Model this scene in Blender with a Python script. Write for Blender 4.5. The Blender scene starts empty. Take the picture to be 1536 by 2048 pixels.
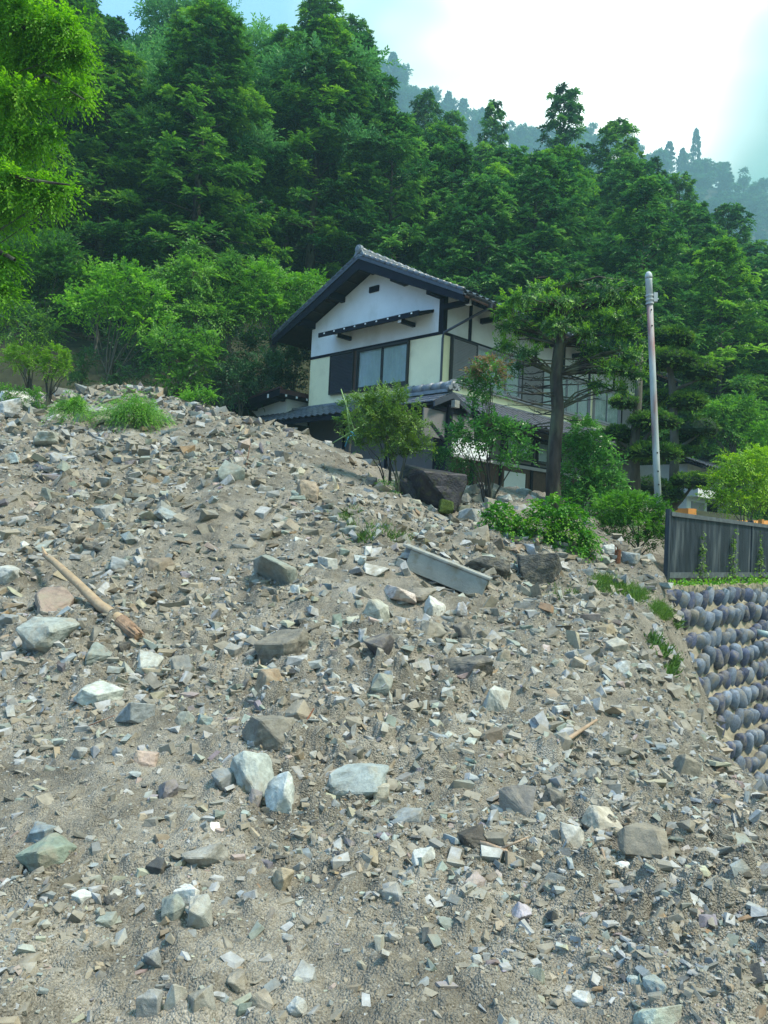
import bpy, bmesh, math, random
import numpy as np
from mathutils import Vector, Matrix

# ------------------------------------------------------------------ camera, world, sun, exposure
SC = bpy.context.scene
F_PX, PITCH, ROLL = 1551.0, 0.033, 0.047
cF = np.array([0, math.cos(PITCH), math.sin(PITCH)])
_R = np.array([1., 0, 0]); _U = np.cross(_R, cF)
cR = _R * math.cos(ROLL) + _U * math.sin(ROLL)
cU = -_R * math.sin(ROLL) + _U * math.cos(ROLL)
cam_d = bpy.data.cameras.new('camera'); cam = bpy.data.objects.new('camera', cam_d)
SC.collection.objects.link(cam); SC.camera = cam
cam.matrix_world = Matrix(((cR[0], cU[0], -cF[0], 0), (cR[1], cU[1], -cF[1], 0), (cR[2], cU[2], -cF[2], 0), (0, 0, 0, 1)))
cam_d.sensor_fit = 'VERTICAL'; cam_d.sensor_height = 36; cam_d.lens = F_PX / 2048 * 36
cam_d.clip_start = 0.1; cam_d.clip_end = 4000

SUN_EL, SUN_AZ = math.radians(60), math.radians(112)      # azimuth clockwise from +Y
W = bpy.data.worlds.new('World'); SC.world = W; W.use_nodes = True
nt = W.node_tree; nt.nodes.clear()
def wn(t, **k):
    n = nt.nodes.new(t)
    for a, b in k.items(): setattr(n, a, b)
    return n
sky = wn('ShaderNodeTexSky', sky_type='NISHITA', sun_disc=False, sun_elevation=SUN_EL, sun_rotation=SUN_AZ)
bg1 = wn('ShaderNodeBackground'); bg1.inputs[1].default_value = 0.09
nt.links.new(sky.outputs[0], bg1.inputs[0])
tc = wn('ShaderNodeTexCoord')
mp = wn('ShaderNodeMapping'); mp.inputs['Scale'].default_value = (1, 1, 1.6)
nt.links.new(tc.outputs['Generated'], mp.inputs[0])
nz = wn('ShaderNodeTexNoise'); nz.inputs['Scale'].default_value = 2.1; nz.inputs['Detail'].default_value = 3; nz.inputs['Roughness'].default_value = .42
nt.links.new(mp.outputs[0], nz.inputs[0])
cr = wn('ShaderNodeValToRGB'); e = cr.color_ramp.elements
e[0].position = .36; e[0].color = (.08, .175, .15, 1); e[1].position = .62; e[1].color = (.24, .28, .245, 1)
m = e.new(.49); m.color = (.095, .19, .155, 1)
nt.links.new(nz.outputs[0], cr.inputs[0])
# broad whiter cloud towards the hidden sun, bluer cloud on the other side
sx = wn('ShaderNodeSeparateXYZ'); nt.links.new(tc.outputs['Generated'], sx.inputs[0])
mr = wn('ShaderNodeMapRange'); mr.inputs[1].default_value = -.30; mr.inputs[2].default_value = 0.0
nt.links.new(sx.outputs[0], mr.inputs[0])
mxb = wn('ShaderNodeMix', data_type='RGBA'); mxb.inputs[6].default_value = (.10, .20, .36, 1)
nt.links.new(mr.outputs[0], mxb.inputs[0]); nt.links.new(cr.outputs[0], mxb.inputs[7])
dt = wn('ShaderNodeVectorMath', operation='DOT_PRODUCT'); dt.inputs[1].default_value = (0.142, 0.833, 0.533)
nrm = wn('ShaderNodeVectorMath', operation='NORMALIZE'); nt.links.new(tc.outputs['Generated'], nrm.inputs[0]); nt.links.new(nrm.outputs[0], dt.inputs[0])
mr2 = wn('ShaderNodeMapRange'); mr2.inputs[1].default_value = .995; mr2.inputs[2].default_value = 1.045; mr2.interpolation_type = 'SMOOTHERSTEP'; mr2.inputs[4].default_value = 1.0
nz2 = wn('ShaderNodeTexNoise'); nz2.inputs['Scale'].default_value = 3.2; nz2.inputs['Detail'].default_value = 3; nz2.inputs['Roughness'].default_value = .5
nt.links.new(mp.outputs[0], nz2.inputs[0])
ma2 = wn('ShaderNodeMath', operation='MULTIPLY_ADD'); ma2.inputs[1].default_value = .075; nt.links.new(nz2.outputs[0], ma2.inputs[0]); nt.links.new(dt.outputs['Value'], ma2.inputs[2])
nt.links.new(ma2.outputs[0], mr2.inputs[0])
mxw = wn('ShaderNodeMix', data_type='RGBA'); mxw.inputs[7].default_value = (.72, .73, .70, 1)
nt.links.new(mr2.outputs[0], mxw.inputs[0]); nt.links.new(mxb.outputs[2], mxw.inputs[6])
zr = wn('ShaderNodeMapRange'); zr.inputs[1].default_value = 0; zr.inputs[2].default_value = 1.0; zr.inputs[3].default_value = .8; zr.inputs[4].default_value = 2.4
nt.links.new(sx.outputs[2], zr.inputs[0])                      # an overcast sky is brighter overhead
bg2 = wn('ShaderNodeBackground'); nt.links.new(zr.outputs[0], bg2.inputs[1])
nt.links.new(mxw.outputs[2], bg2.inputs[0])
mxs = wn('ShaderNodeMixShader'); mxs.inputs[0].default_value = 0.94
nt.links.new(bg1.outputs[0], mxs.inputs[1]); nt.links.new(bg2.outputs[0], mxs.inputs[2])
wo = wn('ShaderNodeOutputWorld'); nt.links.new(mxs.outputs[0], wo.inputs[0])

sd = bpy.data.lights.new('sun', 'SUN'); sd.energy = 2.6; sd.angle = math.radians(11); sd.color = (1, .92, .80)
so = bpy.data.objects.new('sun', sd); SC.collection.objects.link(so)
sdir = Vector((math.sin(SUN_AZ) * math.cos(SUN_EL), math.cos(SUN_AZ) * math.cos(SUN_EL), math.sin(SUN_EL)))
so.rotation_euler = sdir.to_track_quat('Z', 'Y').to_euler()
SC.view_settings.view_transform = 'Standard'; SC.view_settings.look = 'None'
SC.view_settings.gamma = 1; SC.view_settings.exposure = 1.82; SC.view_settings.use_curve_mapping = False
SC.cycles.max_bounces = 5; SC.cycles.diffuse_bounces = 2; SC.cycles.glossy_bounces = 2
SC.cycles.transmission_bounces = 3; SC.cycles.transparent_max_bounces = 8; SC.cycles.volume_bounces = 1
SC.cycles.use_denoising = True
HAZE_DENSITY = 0.0014

# ------------------------------------------------------------------ helpers
rs = np.random.default_rng(11); random.seed(11)
COL = SC.collection
def at(px, py, d):
    """world point seen at pixel (px, py) of the 1536x2048 photograph, d metres along the view axis"""
    return cF * d + cR * ((px - 768) / F_PX * d) + cU * ((1024 - py) / F_PX * d)
def pix(P):
    P = np.asarray(P, float); d = P @ cF
    return np.stack([768 + F_PX * (P @ cR) / d, 1024 - F_PX * (P @ cU) / d, d], -1)
def V3(a): return Vector([float(x) for x in a])

def set_props(o, label=None, cat=None, group=None, kind=None):
    if label: o['label'] = label
    if cat: o['category'] = cat
    if group: o['group'] = group
    if kind: o['kind'] = kind
    return o
def np_mesh(name, V, F):
    V = np.asarray(V, np.float32); F = np.asarray(F, np.int32)
    me = bpy.data.meshes.new(name)
    me.vertices.add(len(V)); me.vertices.foreach_set('co', V.ravel())
    me.loops.add(F.size); me.loops.foreach_set('vertex_index', F.ravel())
    me.polygons.add(len(F)); me.polygons.foreach_set('loop_start', np.arange(0, F.size, F.shape[1], dtype=np.int32))
    me.polygons.foreach_set('use_smooth', np.zeros(len(F), bool))
    me.update(calc_edges=True)
    return me
def face_attr(me, name, arr, typ='FLOAT'):
    arr = np.asarray(arr, np.float32)
    a = me.attributes.new(name, typ, 'FACE')
    a.data.foreach_set('value' if typ == 'FLOAT' else 'color', arr.ravel())
def link(name, me, mat=None, parent=None, smooth=False):
    o = bpy.data.objects.new(name, me); COL.objects.link(o)
    if mat is not None and me is not None and not me.materials: me.materials.append(mat)
    if smooth and me is not None: me.polygons.foreach_set('use_smooth', np.ones(len(me.polygons), bool))
    if parent is not None: o.parent = parent
    return o
def empty(name, loc, rz=0, label=None, cat=None, group=None, kind=None):
    o = bpy.data.objects.new(name, None); COL.objects.link(o)
    o.location = V3(loc); o.rotation_euler = (0, 0, rz); o.empty_display_size = .2
    return set_props(o, label, cat, group, kind)
class MB:
    def __init__(s): s.v = []; s.f = []
    def add(s, vs, fs):
        b = len(s.v); s.v += [tuple(map(float, p)) for p in vs]; s.f += [tuple(b + i for i in f) for f in fs]; return s
    def box(s, x0, x1, y0, y1, z0, z1):
        return s.add([(x0,y0,z0),(x1,y0,z0),(x1,y1,z0),(x0,y1,z0),(x0,y0,z1),(x1,y0,z1),(x1,y1,z1),(x0,y1,z1)],
                     [(0,3,2,1),(4,5,6,7),(0,1,5,4),(1,2,6,5),(2,3,7,6),(3,0,4,7)])
    def beam(s, p, q, w, h, up=(0, 0, 1)):
        p = np.array(p, float); q = np.array(q, float); d = q - p; d /= np.linalg.norm(d)
        a = np.cross(d, up); a /= max(np.linalg.norm(a), 1e-6); b = np.cross(a, d)
        a = a * w / 2; b = b * h / 2
        return s.add([p-a-b, p+a-b, p+a+b, p-a+b, q-a-b, q+a-b, q+a+b, q-a+b],
                     [(0,3,2,1),(4,5,6,7),(0,1,5,4),(1,2,6,5),(2,3,7,6),(3,0,4,7)])
    def prism(s, poly, ext):
        poly = [np.array(p, float) for p in poly]; e = np.array(ext, float); n = len(poly)
        return s.add(poly + [p + e for p in poly], [tuple(range(n))[::-1], tuple(range(n, 2*n))] + [(i, (i+1) % n, n+(i+1) % n, n+i) for i in range(n)])
    def tube(s, pts, rad, n=7, cap=True):
        pts = [np.array(p, float) for p in pts]
        rad = [rad] * len(pts) if np.isscalar(rad) else rad
        b = len(s.v); prev = None
        for i, p in enumerate(pts):
            d = pts[min(i+1, len(pts)-1)] - pts[max(i-1, 0)]; d /= max(np.linalg.norm(d), 1e-9)
            if prev is None:
                a = np.cross(d, (0, 0, 1) if abs(d[2]) < .9 else (1, 0, 0))
            else: a = prev - d * (prev @ d)
            a /= max(np.linalg.norm(a), 1e-9); c = np.cross(d, a); prev = a
            for k in range(n):
                t = 2 * math.pi * k / n
                s.v.append(tuple(p + (a * math.cos(t) + c * math.sin(t)) * rad[i]))
        for i in range(len(pts) - 1):
            for k in range(n):
                s.f.append((b+i*n+k, b+i*n+(k+1) % n, b+(i+1)*n+(k+1) % n, b+(i+1)*n+k))
        if cap:
            s.f.append(tuple(b+k for k in range(n))[::-1]); s.f.append(tuple(b+(len(pts)-1)*n+k for k in range(n)))
        return s
    def mesh(s, name, recalc=True):
        me = bpy.data.meshes.new(name); me.from_pydata(s.v, [], s.f); me.update()
        if recalc:
            bm = bmesh.new(); bm.from_mesh(me); bmesh.ops.recalc_face_normals(bm, faces=bm.faces); bm.to_mesh(me); bm.free()
        return me
    def build(s, name, mat, parent=None, smooth=False, **k):
        return set_props(link(name, s.mesh(name), mat, parent, smooth), **k)

# ---- numpy noise
def _h(i, j, k=0, s=0):
    with np.errstate(over='ignore'):
        n = (i.astype(np.int64) * 374761393 + j.astype(np.int64) * 668265263 + np.asarray(k).astype(np.int64) * 2147483647 + s * 974711) & 0xffffffff
        n = ((n ^ (n >> 13)) * 1274126177) & 0xffffffff
        n = ((n ^ (n >> 16)) * 2246822519) & 0xffffffff
        return ((n ^ (n >> 15)) & 0xffffff) / float(0xffffff)
def vnoise(x, y, s=0):
    i = np.floor(x); j = np.floor(y); u = x - i; v = y - j
    u = u*u*(3-2*u); v = v*v*(3-2*v)
    a = _h(i, j, 0, s); b = _h(i+1, j, 0, s); c = _h(i, j+1, 0, s); d = _h(i+1, j+1, 0, s)
    return (a*(1-u)+b*u)*(1-v)+(c*(1-u)+d*u)*v
def fbm(x, y, o=4, s=0):
    r = 0; a = .5
    for k in range(o):
        r = r + a * (vnoise(x * 2**k + 17.3*k, y * 2**k - 9.1*k, s + k) - .5) * 2; a *= .5
    return r
def clods(x, y, s=0):
    """heap of angular lumps: height of the tallest dome over each point, 0..1"""
    i = np.floor(x); j = np.floor(y); best = np.zeros_like(x)
    for di in (-1, 0, 1):
        for dj in (-1, 0, 1):
            a = i + di; b = j + dj
            cx = a + _h(a, b, 1, s); cy = b + _h(a, b, 2, s); r = .16 + .42 * _h(a, b, 3, s) ** 1.8
            ang = _h(a, b, 4, s) * 6.28; q = .55 + .45 * _h(a, b, 5, s)
            dx = x - cx; dy = y - cy
            ex = dx*np.cos(ang) + dy*np.sin(ang); ey = (-dx*np.sin(ang) + dy*np.cos(ang)) / q
            d = np.maximum(np.abs(ex) * .6 + np.abs(ey) * .5, np.sqrt(ex*ex + ey*ey) * .85)
            hgt = np.clip(1 - d / r, 0, 1)
            hgt = np.minimum(hgt * 1.9, .6 + hgt*.4) * (.25 + 1.3*r)
            best = np.maximum(best, hgt)
    return best
def sstep(x, a, b):
    t = np.clip((x - a) / (b - a), 0, 1); return t * t * (3 - 2 * t)

# ------------------------------------------------------------------ materials
def mat_new(name):
    m = bpy.data.materials.new(name); m.use_nodes = True
    n = m.node_tree; b = n.nodes['Principled BSDF']; return m, n, b
def lin(c):
    return tuple(((x/255) / 12.92 if x/255 <= .04045 else ((x/255 + .055) / 1.055) ** 2.4) for x in c) + (1,)
def simple(name, col, rough=.6, var=.25, scale=6, bump=.15, bscale=40, metal=0, spec=.3, stretch=(1, 1, 1), coord='Object', dirt=None):
    m, n, b = mat_new(name); L = n.links.new
    tc = n.nodes.new('ShaderNodeTexCoord'); mp = n.nodes.new('ShaderNodeMapping'); mp.inputs['Scale'].default_value = stretch
    L(tc.outputs[coord], mp.inputs[0])
    nz = n.nodes.new('ShaderNodeTexNoise'); nz.inputs['Scale'].default_value = scale; nz.inputs['Detail'].default_value = 5; nz.inputs['Roughness'].default_value = .65
    L(mp.outputs[0], nz.inputs[0])
    mx = n.nodes.new('ShaderNodeMix'); mx.data_type = 'RGBA'
    c = np.array(col[:3]); mx.inputs[6].default_value = (*(c * (1 - var)), 1); mx.inputs[7].default_value = (*np.minimum(c * (1 + var), 1), 1)
    cr = n.nodes.new('ShaderNodeMapRange'); cr.inputs[1].default_value = .3; cr.inputs[2].default_value = .7
    L(nz.outputs[0], cr.inputs[0]); L(cr.outputs[0], mx.inputs[0])
    out = mx.outputs[2]
    if dirt:
        dc, amt, dsc = dirt
        nd = n.nodes.new('ShaderNodeTexNoise'); nd.inputs['Scale'].default_value = dsc; nd.inputs['Detail'].default_value = 6
        L(mp.outputs[0], nd.inputs[0])
        r2 = n.nodes.new('ShaderNodeMapRange'); r2.inputs[1].default_value = .62 - amt*.3; r2.inputs[2].default_value = .75; L(nd.outputs[0], r2.inputs[0])
        m2 = n.nodes.new('ShaderNodeMix'); m2.data_type = 'RGBA'; m2.inputs[7].default_value = dc
        L(r2.outputs[0], m2.inputs[0]); L(out, m2.inputs[6]); out = m2.outputs[2]
    L(out, b.inputs['Base Color']); b.inputs['Roughness'].default_value = rough; b.inputs['Metallic'].default_value = metal
    b.inputs['Specular IOR Level'].default_value = spec
    if bump:
        nb = n.nodes.new('ShaderNodeTexNoise'); nb.inputs['Scale'].default_value = bscale; nb.inputs['Detail'].default_value = 6
        L(mp.outputs[0], nb.inputs[0]); bp = n.nodes.new('ShaderNodeBump'); bp.inputs['Strength'].default_value = bump; bp.inputs['Distance'].default_value = .02
        L(nb.outputs[0], bp.inputs['Height']); L(bp.outputs[0], b.inputs['Normal'])
    return m
def foliage(name, dark, mid, tip, trans=.28, rough=.5):
    m, n, b = mat_new(name); L = n.links.new
    a = n.nodes.new('ShaderNodeAttribute'); a.attribute_name = 'tint'
    oi = n.nodes.new('ShaderNodeObjectInfo')
    ad = n.nodes.new('ShaderNodeMath'); ad.operation = 'MULTIPLY_ADD'; ad.inputs[1].default_value = .22; ad.inputs[2].default_value = -.11
    L(oi.outputs['Random'], ad.inputs[0]); s = n.nodes.new('ShaderNodeMath'); L(ad.outputs[0], s.inputs[0]); L(a.outputs['Fac'], s.inputs[1])
    cr = n.nodes.new('ShaderNodeValToRGB'); e = cr.color_ramp.elements
    e[0].position = 0; e[0].color = (*dark, 1); e[1].position = 1; e[1].color = (*tip, 1); k = e.new(.5); k.color = (*mid, 1)
    L(s.outputs[0], cr.inputs[0]); L(cr.outputs[0], b.inputs['Base Color'])
    b.inputs['Roughness'].default_value = rough; b.inputs['Specular IOR Level'].default_value = .35
    t = n.nodes.new('ShaderNodeBsdfTranslucent')
    hs = n.nodes.new('ShaderNodeHueSaturation'); hs.inputs['Saturation'].default_value = 1.1; hs.inputs['Value'].default_value = 1.5
    L(cr.outputs[0], hs.inputs['Color']); L(hs.outputs[0], t.inputs[0])
    mx = n.nodes.new('ShaderNodeMixShader'); mx.inputs[0].default_value = trans
    L(b.outputs[0], mx.inputs[1]); L(t.outputs[0], mx.inputs[2]); L(mx.outputs[0], n.nodes['Material Output'].inputs[0])
    return m
def stone_mat(name, source, bstr=.7, bdist=.02):
    """rock whose colour comes from the piece ('col' face attribute or the object's colour), with veins, specks and dried mud"""
    m, n, b = mat_new(name); L = n.links.new
    if source == 'attr':
        a = n.nodes.new('ShaderNodeAttribute'); a.attribute_name = 'col'; c = a.outputs['Color']
    else:
        a = n.nodes.new('ShaderNodeObjectInfo'); c = a.outputs['Color']
    g = n.nodes.new('ShaderNodeNewGeometry')
    n1 = n.nodes.new('ShaderNodeTexNoise'); n1.inputs['Scale'].default_value = 14; n1.inputs['Detail'].default_value = 7; n1.inputs['Roughness'].default_value = .7
    L(g.outputs['Position'], n1.inputs[0])
    r1 = n.nodes.new('ShaderNodeMapRange'); r1.inputs[1].default_value = .3; r1.inputs[2].default_value = .72; r1.inputs[3].default_value = .62; r1.inputs[4].default_value = 1.42
    L(n1.outputs[0], r1.inputs[0])
    mu = n.nodes.new('ShaderNodeVectorMath'); mu.operation = 'SCALE'; L(c, mu.inputs[0]); L(r1.outputs[0], mu.inputs['Scale'])
    n2 = n.nodes.new('ShaderNodeTexNoise'); n2.inputs['Scale'].default_value = 4.5; n2.inputs['Detail'].default_value = 6; n2.inputs['Roughness'].default_value = .7
    L(g.outputs['Position'], n2.inputs[0])
    r2 = n.nodes.new('ShaderNodeMapRange'); r2.inputs[1].default_value = .47; r2.inputs[2].default_value = .66; r2.inputs[4].default_value = .85
    L(n2.outputs[0], r2.inputs[0])
    mx = n.nodes.new('ShaderNodeMix'); mx.data_type = 'RGBA'; mx.inputs[7].default_value = (.27, .235, .18, 1)
    L(r2.outputs[0], mx.inputs[0]); L(mu.outputs[0], mx.inputs[6]); L(mx.outputs[2], b.inputs['Base Color'])
    b.inputs['Roughness'].default_value = .75; b.inputs['Specular IOR Level'].default_value = .3
    n3 = n.nodes.new('ShaderNodeTexNoise'); n3.inputs['Scale'].default_value = 38; n3.inputs['Detail'].default_value = 8; n3.inputs['Roughness'].default_value = .75
    L(g.outputs['Position'], n3.inputs[0])
    bp = n.nodes.new('ShaderNodeBump'); bp.inputs['Strength'].default_value = bstr; bp.inputs['Distance'].default_value = bdist
    L(n3.outputs[0], bp.inputs['Height']); L(bp.outputs[0], b.inputs['Normal'])
    return m
def dirt_mat():
    m, n, b = mat_new('debris_soil'); L = n.links.new
    g = n.nodes.new('ShaderNodeNewGeometry')
    def noise(sc, d=6, r=.7):
        x = n.nodes.new('ShaderNodeTexNoise'); x.inputs['Scale'].default_value = sc; x.inputs['Detail'].default_value = d; x.inputs['Roughness'].default_value = r
        L(g.outputs['Position'], x.inputs[0]); return x.outputs[0]
    cr = n.nodes.new('ShaderNodeValToRGB'); e = cr.color_ramp.elements
    e[0].position = .32; e[0].color = (.10, .09, .074, 1); e[1].position = .68; e[1].color = (.33, .30, .255, 1); k = e.new(.5); k.color = (.21, .19, .157, 1)
    L(noise(1.6, 8, .72), cr.inputs[0])
    vo = n.nodes.new('ShaderNodeTexVoronoi'); vo.inputs['Scale'].default_value = 150; L(g.outputs['Position'], vo.inputs[0])
    hs = n.nodes.new('ShaderNodeMapRange'); hs.inputs[3].default_value = .72; hs.inputs[4].default_value = 1.35
    sp = n.nodes.new('ShaderNodeSeparateColor'); L(vo.outputs['Color'], sp.inputs[0]); L(sp.outputs[0], hs.inputs[0])
    mu = n.nodes.new('ShaderNodeVectorMath'); mu.operation = 'SCALE'; L(cr.outputs[0], mu.inputs[0]); L(hs.outputs[0], mu.inputs['Scale'])
    L(mu.outputs[0], b.inputs['Base Color']); b.inputs['Roughness'].default_value = .9; b.inputs['Specular IOR Level'].default_value = .15
    vb = n.nodes.new('ShaderNodeTexVoronoi'); vb.inputs['Scale'].default_value = 110; L(g.outputs['Position'], vb.inputs[0])
    mm = n.nodes.new('ShaderNodeMath'); mm.operation = 'MULTIPLY_ADD'; mm.inputs[1].default_value = -1.2; L(vb.outputs['Distance'], mm.inputs[0]); L(noise(60, 5), mm.inputs[2])
    bp = n.nodes.new('ShaderNodeBump'); bp.inputs['Strength'].default_value = .6; bp.inputs['Distance'].default_value = .025
    L(mm.outputs[0], bp.inputs['Height']); L(bp.outputs[0], b.inputs['Normal'])
    return m
M = dict(
    dirt=dirt_mat(), gravel=stone_mat('gravel_stone', 'attr', .6, .008), rock=stone_mat('rock_stone', 'obj', .75, .012),
    forest_soil=simple('forest_soil', (.03, .036, .018), .95, .5, 3, .4, 8),
    timber=simple('dark_timber', (.008, .008, .018), .6, .35, 5, .12, 30, spec=.12),
    timber_brown=simple('brown_soffit_boards', (.030, .018, .015), .6, .4, 6, .2, 30),
    white=simple('white_plaster', (.78, .81, .82), .85, .06, 1.5, .06, 60, dirt=((.60, .62, .60, 1), .3, 1.3)),
    cream=simple('cream_plaster', (.86, .81, .56), .85, .06, 1.5, .06, 60, dirt=((.60, .55, .36, 1), .25, 1.2)),
    grey_wall=simple('grey_boards', (.16, .155, .16), .8, .12, 2, .06, 60),
    tile=simple('glazed_roof_tile', (.085, .095, .125), .32, .45, 9, .1, 60, spec=.6, dirt=((.16, .17, .17, 1), .4, 4)),
    ridge=simple('ridge_tile', (.17, .19, .22), .45, .4, 6, .15, 50, spec=.5),
    shutter=simple('shutter_metal', (.33, .32, .35), .45, .08, 2, .05, 50, spec=.4),
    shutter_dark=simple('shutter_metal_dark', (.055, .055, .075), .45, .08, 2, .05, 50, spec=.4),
    silver=simple('silver_window_frame', (.30, .29, .33), .4, .1, 4, .03, 50, spec=.4),
    alu=simple('window_frame_bronze', (.03, .028, .03), .4, .1, 4, .03, 50),
    curtain=simple('curtain_cloth', (.50, .50, .47), .9, .1, 3, .05, 60),
    gutter=simple('gutter_metal', (.035, .038, .055), .35, .2, 4, .03, 50, spec=.5),
    whitecap=simple('white_painted_metal', (.75, .77, .8), .5, .05, 4, 0, 5),
    redmetal=simple('dark_red_metal', (.06, .02, .022), .4, .2, 4, .05, 50),
    concrete=simple('wet_concrete', (.27, .275, .26), .6, .16, 5, .3, 60, dirt=((.2, .17, .12, 1), .25, 7)),
    concrete_in=simple('concrete_inside', (.11, .11, .12), .8, .25, 5, .3, 60),
    pole=simple('pole_concrete', (.36, .40, .40), .7, .2, 5, .15, 50, stretch=(1, 1, .25), dirt=((.24, .06, .055, 1), .35, 3.2)),
    capm=simple('pole_cap', (.42, .45, .47), .5, .1, 6, .05, 50),
    fence=simple('blackened_bamboo', (.032, .042, .055), .5, .5, 9, .15, 50, stretch=(1, 1, .15), dirt=((.14, .16, .17, 1), .3, 6)),
    fence_rail=simple('fence_rail', (.085, .10, .11), .6, .35, 8, .15, 50),
    mortar=simple('mortar_and_soil', (.27, .24, .18), .95, .35, 3, .6, 22),
    bark=simple('dark_bark', (.045, .036, .034), .9, .6, 7, 1.0, 14, stretch=(1, 1, .3), dirt=((.15, .17, .10, 1), .55, 4)),
    bark_grey=simple('grey_bark', (.10, .095, .08), .9, .4, 7, .5, 20, stretch=(1, 1, .3)),
    log=simple('peeled_log', (.36, .265, .17), .75, .3, 5, .5, 22, stretch=(1, 1, 1), dirt=((.17, .09, .055, 1), .3, 5)),
    logend=simple('torn_wood', (.30, .19, .12), .85, .4, 12, .8, 30),
    stick=simple('dry_stick', (.33, .24, .17), .8, .3, 8, .3, 40),
    stump=simple('rotten_stump', (.12, .048, .025), .9, .5, 8, .8, 20),
    bamboo=simple('green_bamboo', (.22, .34, .13), .4, .25, 4, .05, 40),
    rope=simple('blue_rope', (.05, .25, .42), .7, .2, 8, .1, 60),
    greenpipe=simple('pale_green_plastic', (.30, .40, .40), .35, .12, 4, .03, 40),
    orange=simple('orange_paint', (.55, .24, .06), .5, .12, 4, .03, 40),
    dark=simple('black_rubber', (.02, .022, .025), .6, .2, 6, .1, 40),
    inner=simple('foliage_core_shade', (.012, .028, .012), .95, .5, 14, .8, 30),  # near-black green, paints the shade inside and under the clipped pads
    moss=simple('moss', (.055, .085, .015), .95, .4, 12, .6, 40),
    darkrock=simple('wet_dark_rock', (.028, .026, .034), .55, .5, 4, .8, 14, dirt=((.06, .065, .03, 1), .3, 5)),
    bankrock=simple('mossy_grey_rock', (.075, .075, .072), .8, .55, 5, .9, 12, dirt=((.19, .165, .12, 1), .45, 4)),
    paper=simple('white_door_paper', (.62, .66, .68), .8, .05, 3, .03, 50),
    brownwood=simple('brown_door_wood', (.075, .04, .028), .6, .3, 6, .1, 40),
    wallstone=stone_mat('retaining_wall_stone', 'obj'),
)
gm, gn, gb = mat_new('window_glass')
gb.inputs['Base Color'].default_value = (.9, .95, .97, 1); gb.inputs['Roughness'].default_value = .03; gb.inputs['IOR'].default_value = 1.45
gn.nodes.remove(gb); _t = gn.nodes.new('ShaderNodeBsdfTransparent'); _t.inputs[0].default_value = (.86, .92, .94, 1)
_g = gn.nodes.new('ShaderNodeBsdfGlossy'); _g.inputs['Roughness'].default_value = .03; _f = gn.nodes.new('ShaderNodeFresnel'); _f.inputs[0].default_value = 1.5
_m = gn.nodes.new('ShaderNodeMixShader'); _b = gn.nodes.new('ShaderNodeNewGeometry'); _s = gn.nodes.new('ShaderNodeMath'); _s.operation = 'SUBTRACT'; _s.use_clamp = True; gn.links.new(_f.outputs[0], _s.inputs[0]); gn.links.new(_b.outputs['Backfacing'], _s.inputs[1]); gn.links.new(_s.outputs[0], _m.inputs[0]); gn.links.new(_t.outputs[0], _m.inputs[1]); gn.links.new(_g.outputs[0], _m.inputs[2]); gn.links.new(_m.outputs[0], gn.nodes['Material Output'].inputs[0])
M['glass'] = gm
FOL = dict(
    hinoki=foliage('cypress_foliage', (.014, .065, .020), (.085, .23, .036), (.27, .50, .06)),
    hinoki_b=foliage('cedar_foliage', (.014, .065, .028), (.068, .20, .046), (.21, .43, .08)),
    broad=foliage('broadleaf_canopy', (.035, .12, .045), (.11, .29, .09), (.22, .47, .12)),
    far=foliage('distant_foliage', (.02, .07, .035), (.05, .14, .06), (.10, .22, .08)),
    maple=foliage('maple_leaves', (.055, .17, .014), (.15, .36, .03), (.32, .56, .06), .5),
    shrub=foliage('shrub_leaves', (.018, .07, .014), (.075, .20, .032), (.19, .40, .055), .38),
    shrub_b=foliage('bright_shrub_leaves', (.035, .12, .016), (.13, .32, .035), (.29, .54, .07), .42),
    shrub_d=foliage('deep_green_leaves', (.008, .036, .016), (.03, .095, .036), (.08, .20, .06), .28),
    fir=foliage('fir_needles', (.010, .045, .022), (.050, .14, .036), (.26, .50, .05), .32),
    firlight=foliage('young_fir_needles', (.03, .065, .015), (.10, .20, .03), (.26, .40, .05), .3),
    topiary=foliage('clipped_yew', (.012, .05, .016), (.07, .17, .03), (.26, .42, .06), .25),
    yew=foliage('lime_conifer', (.05, .13, .01), (.15, .32, .018), (.30, .50, .03), .35),
    camellia=foliage('glossy_leaves', (.016, .07, .018), (.065, .21, .038), (.20, .44, .09), .3, .3),
    redtip=foliage('bronze_young_leaves', (.06, .09, .02), (.16, .13, .05), (.30, .17, .11), .35),
    grassy=foliage('grass_blades', (.03, .07, .015), (.09, .18, .03), (.18, .30, .05), .35),
    ivy=foliage('ivy_leaves', (.02, .09, .01), (.07, .23, .022), (.22, .42, .03), .35),
)

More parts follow.
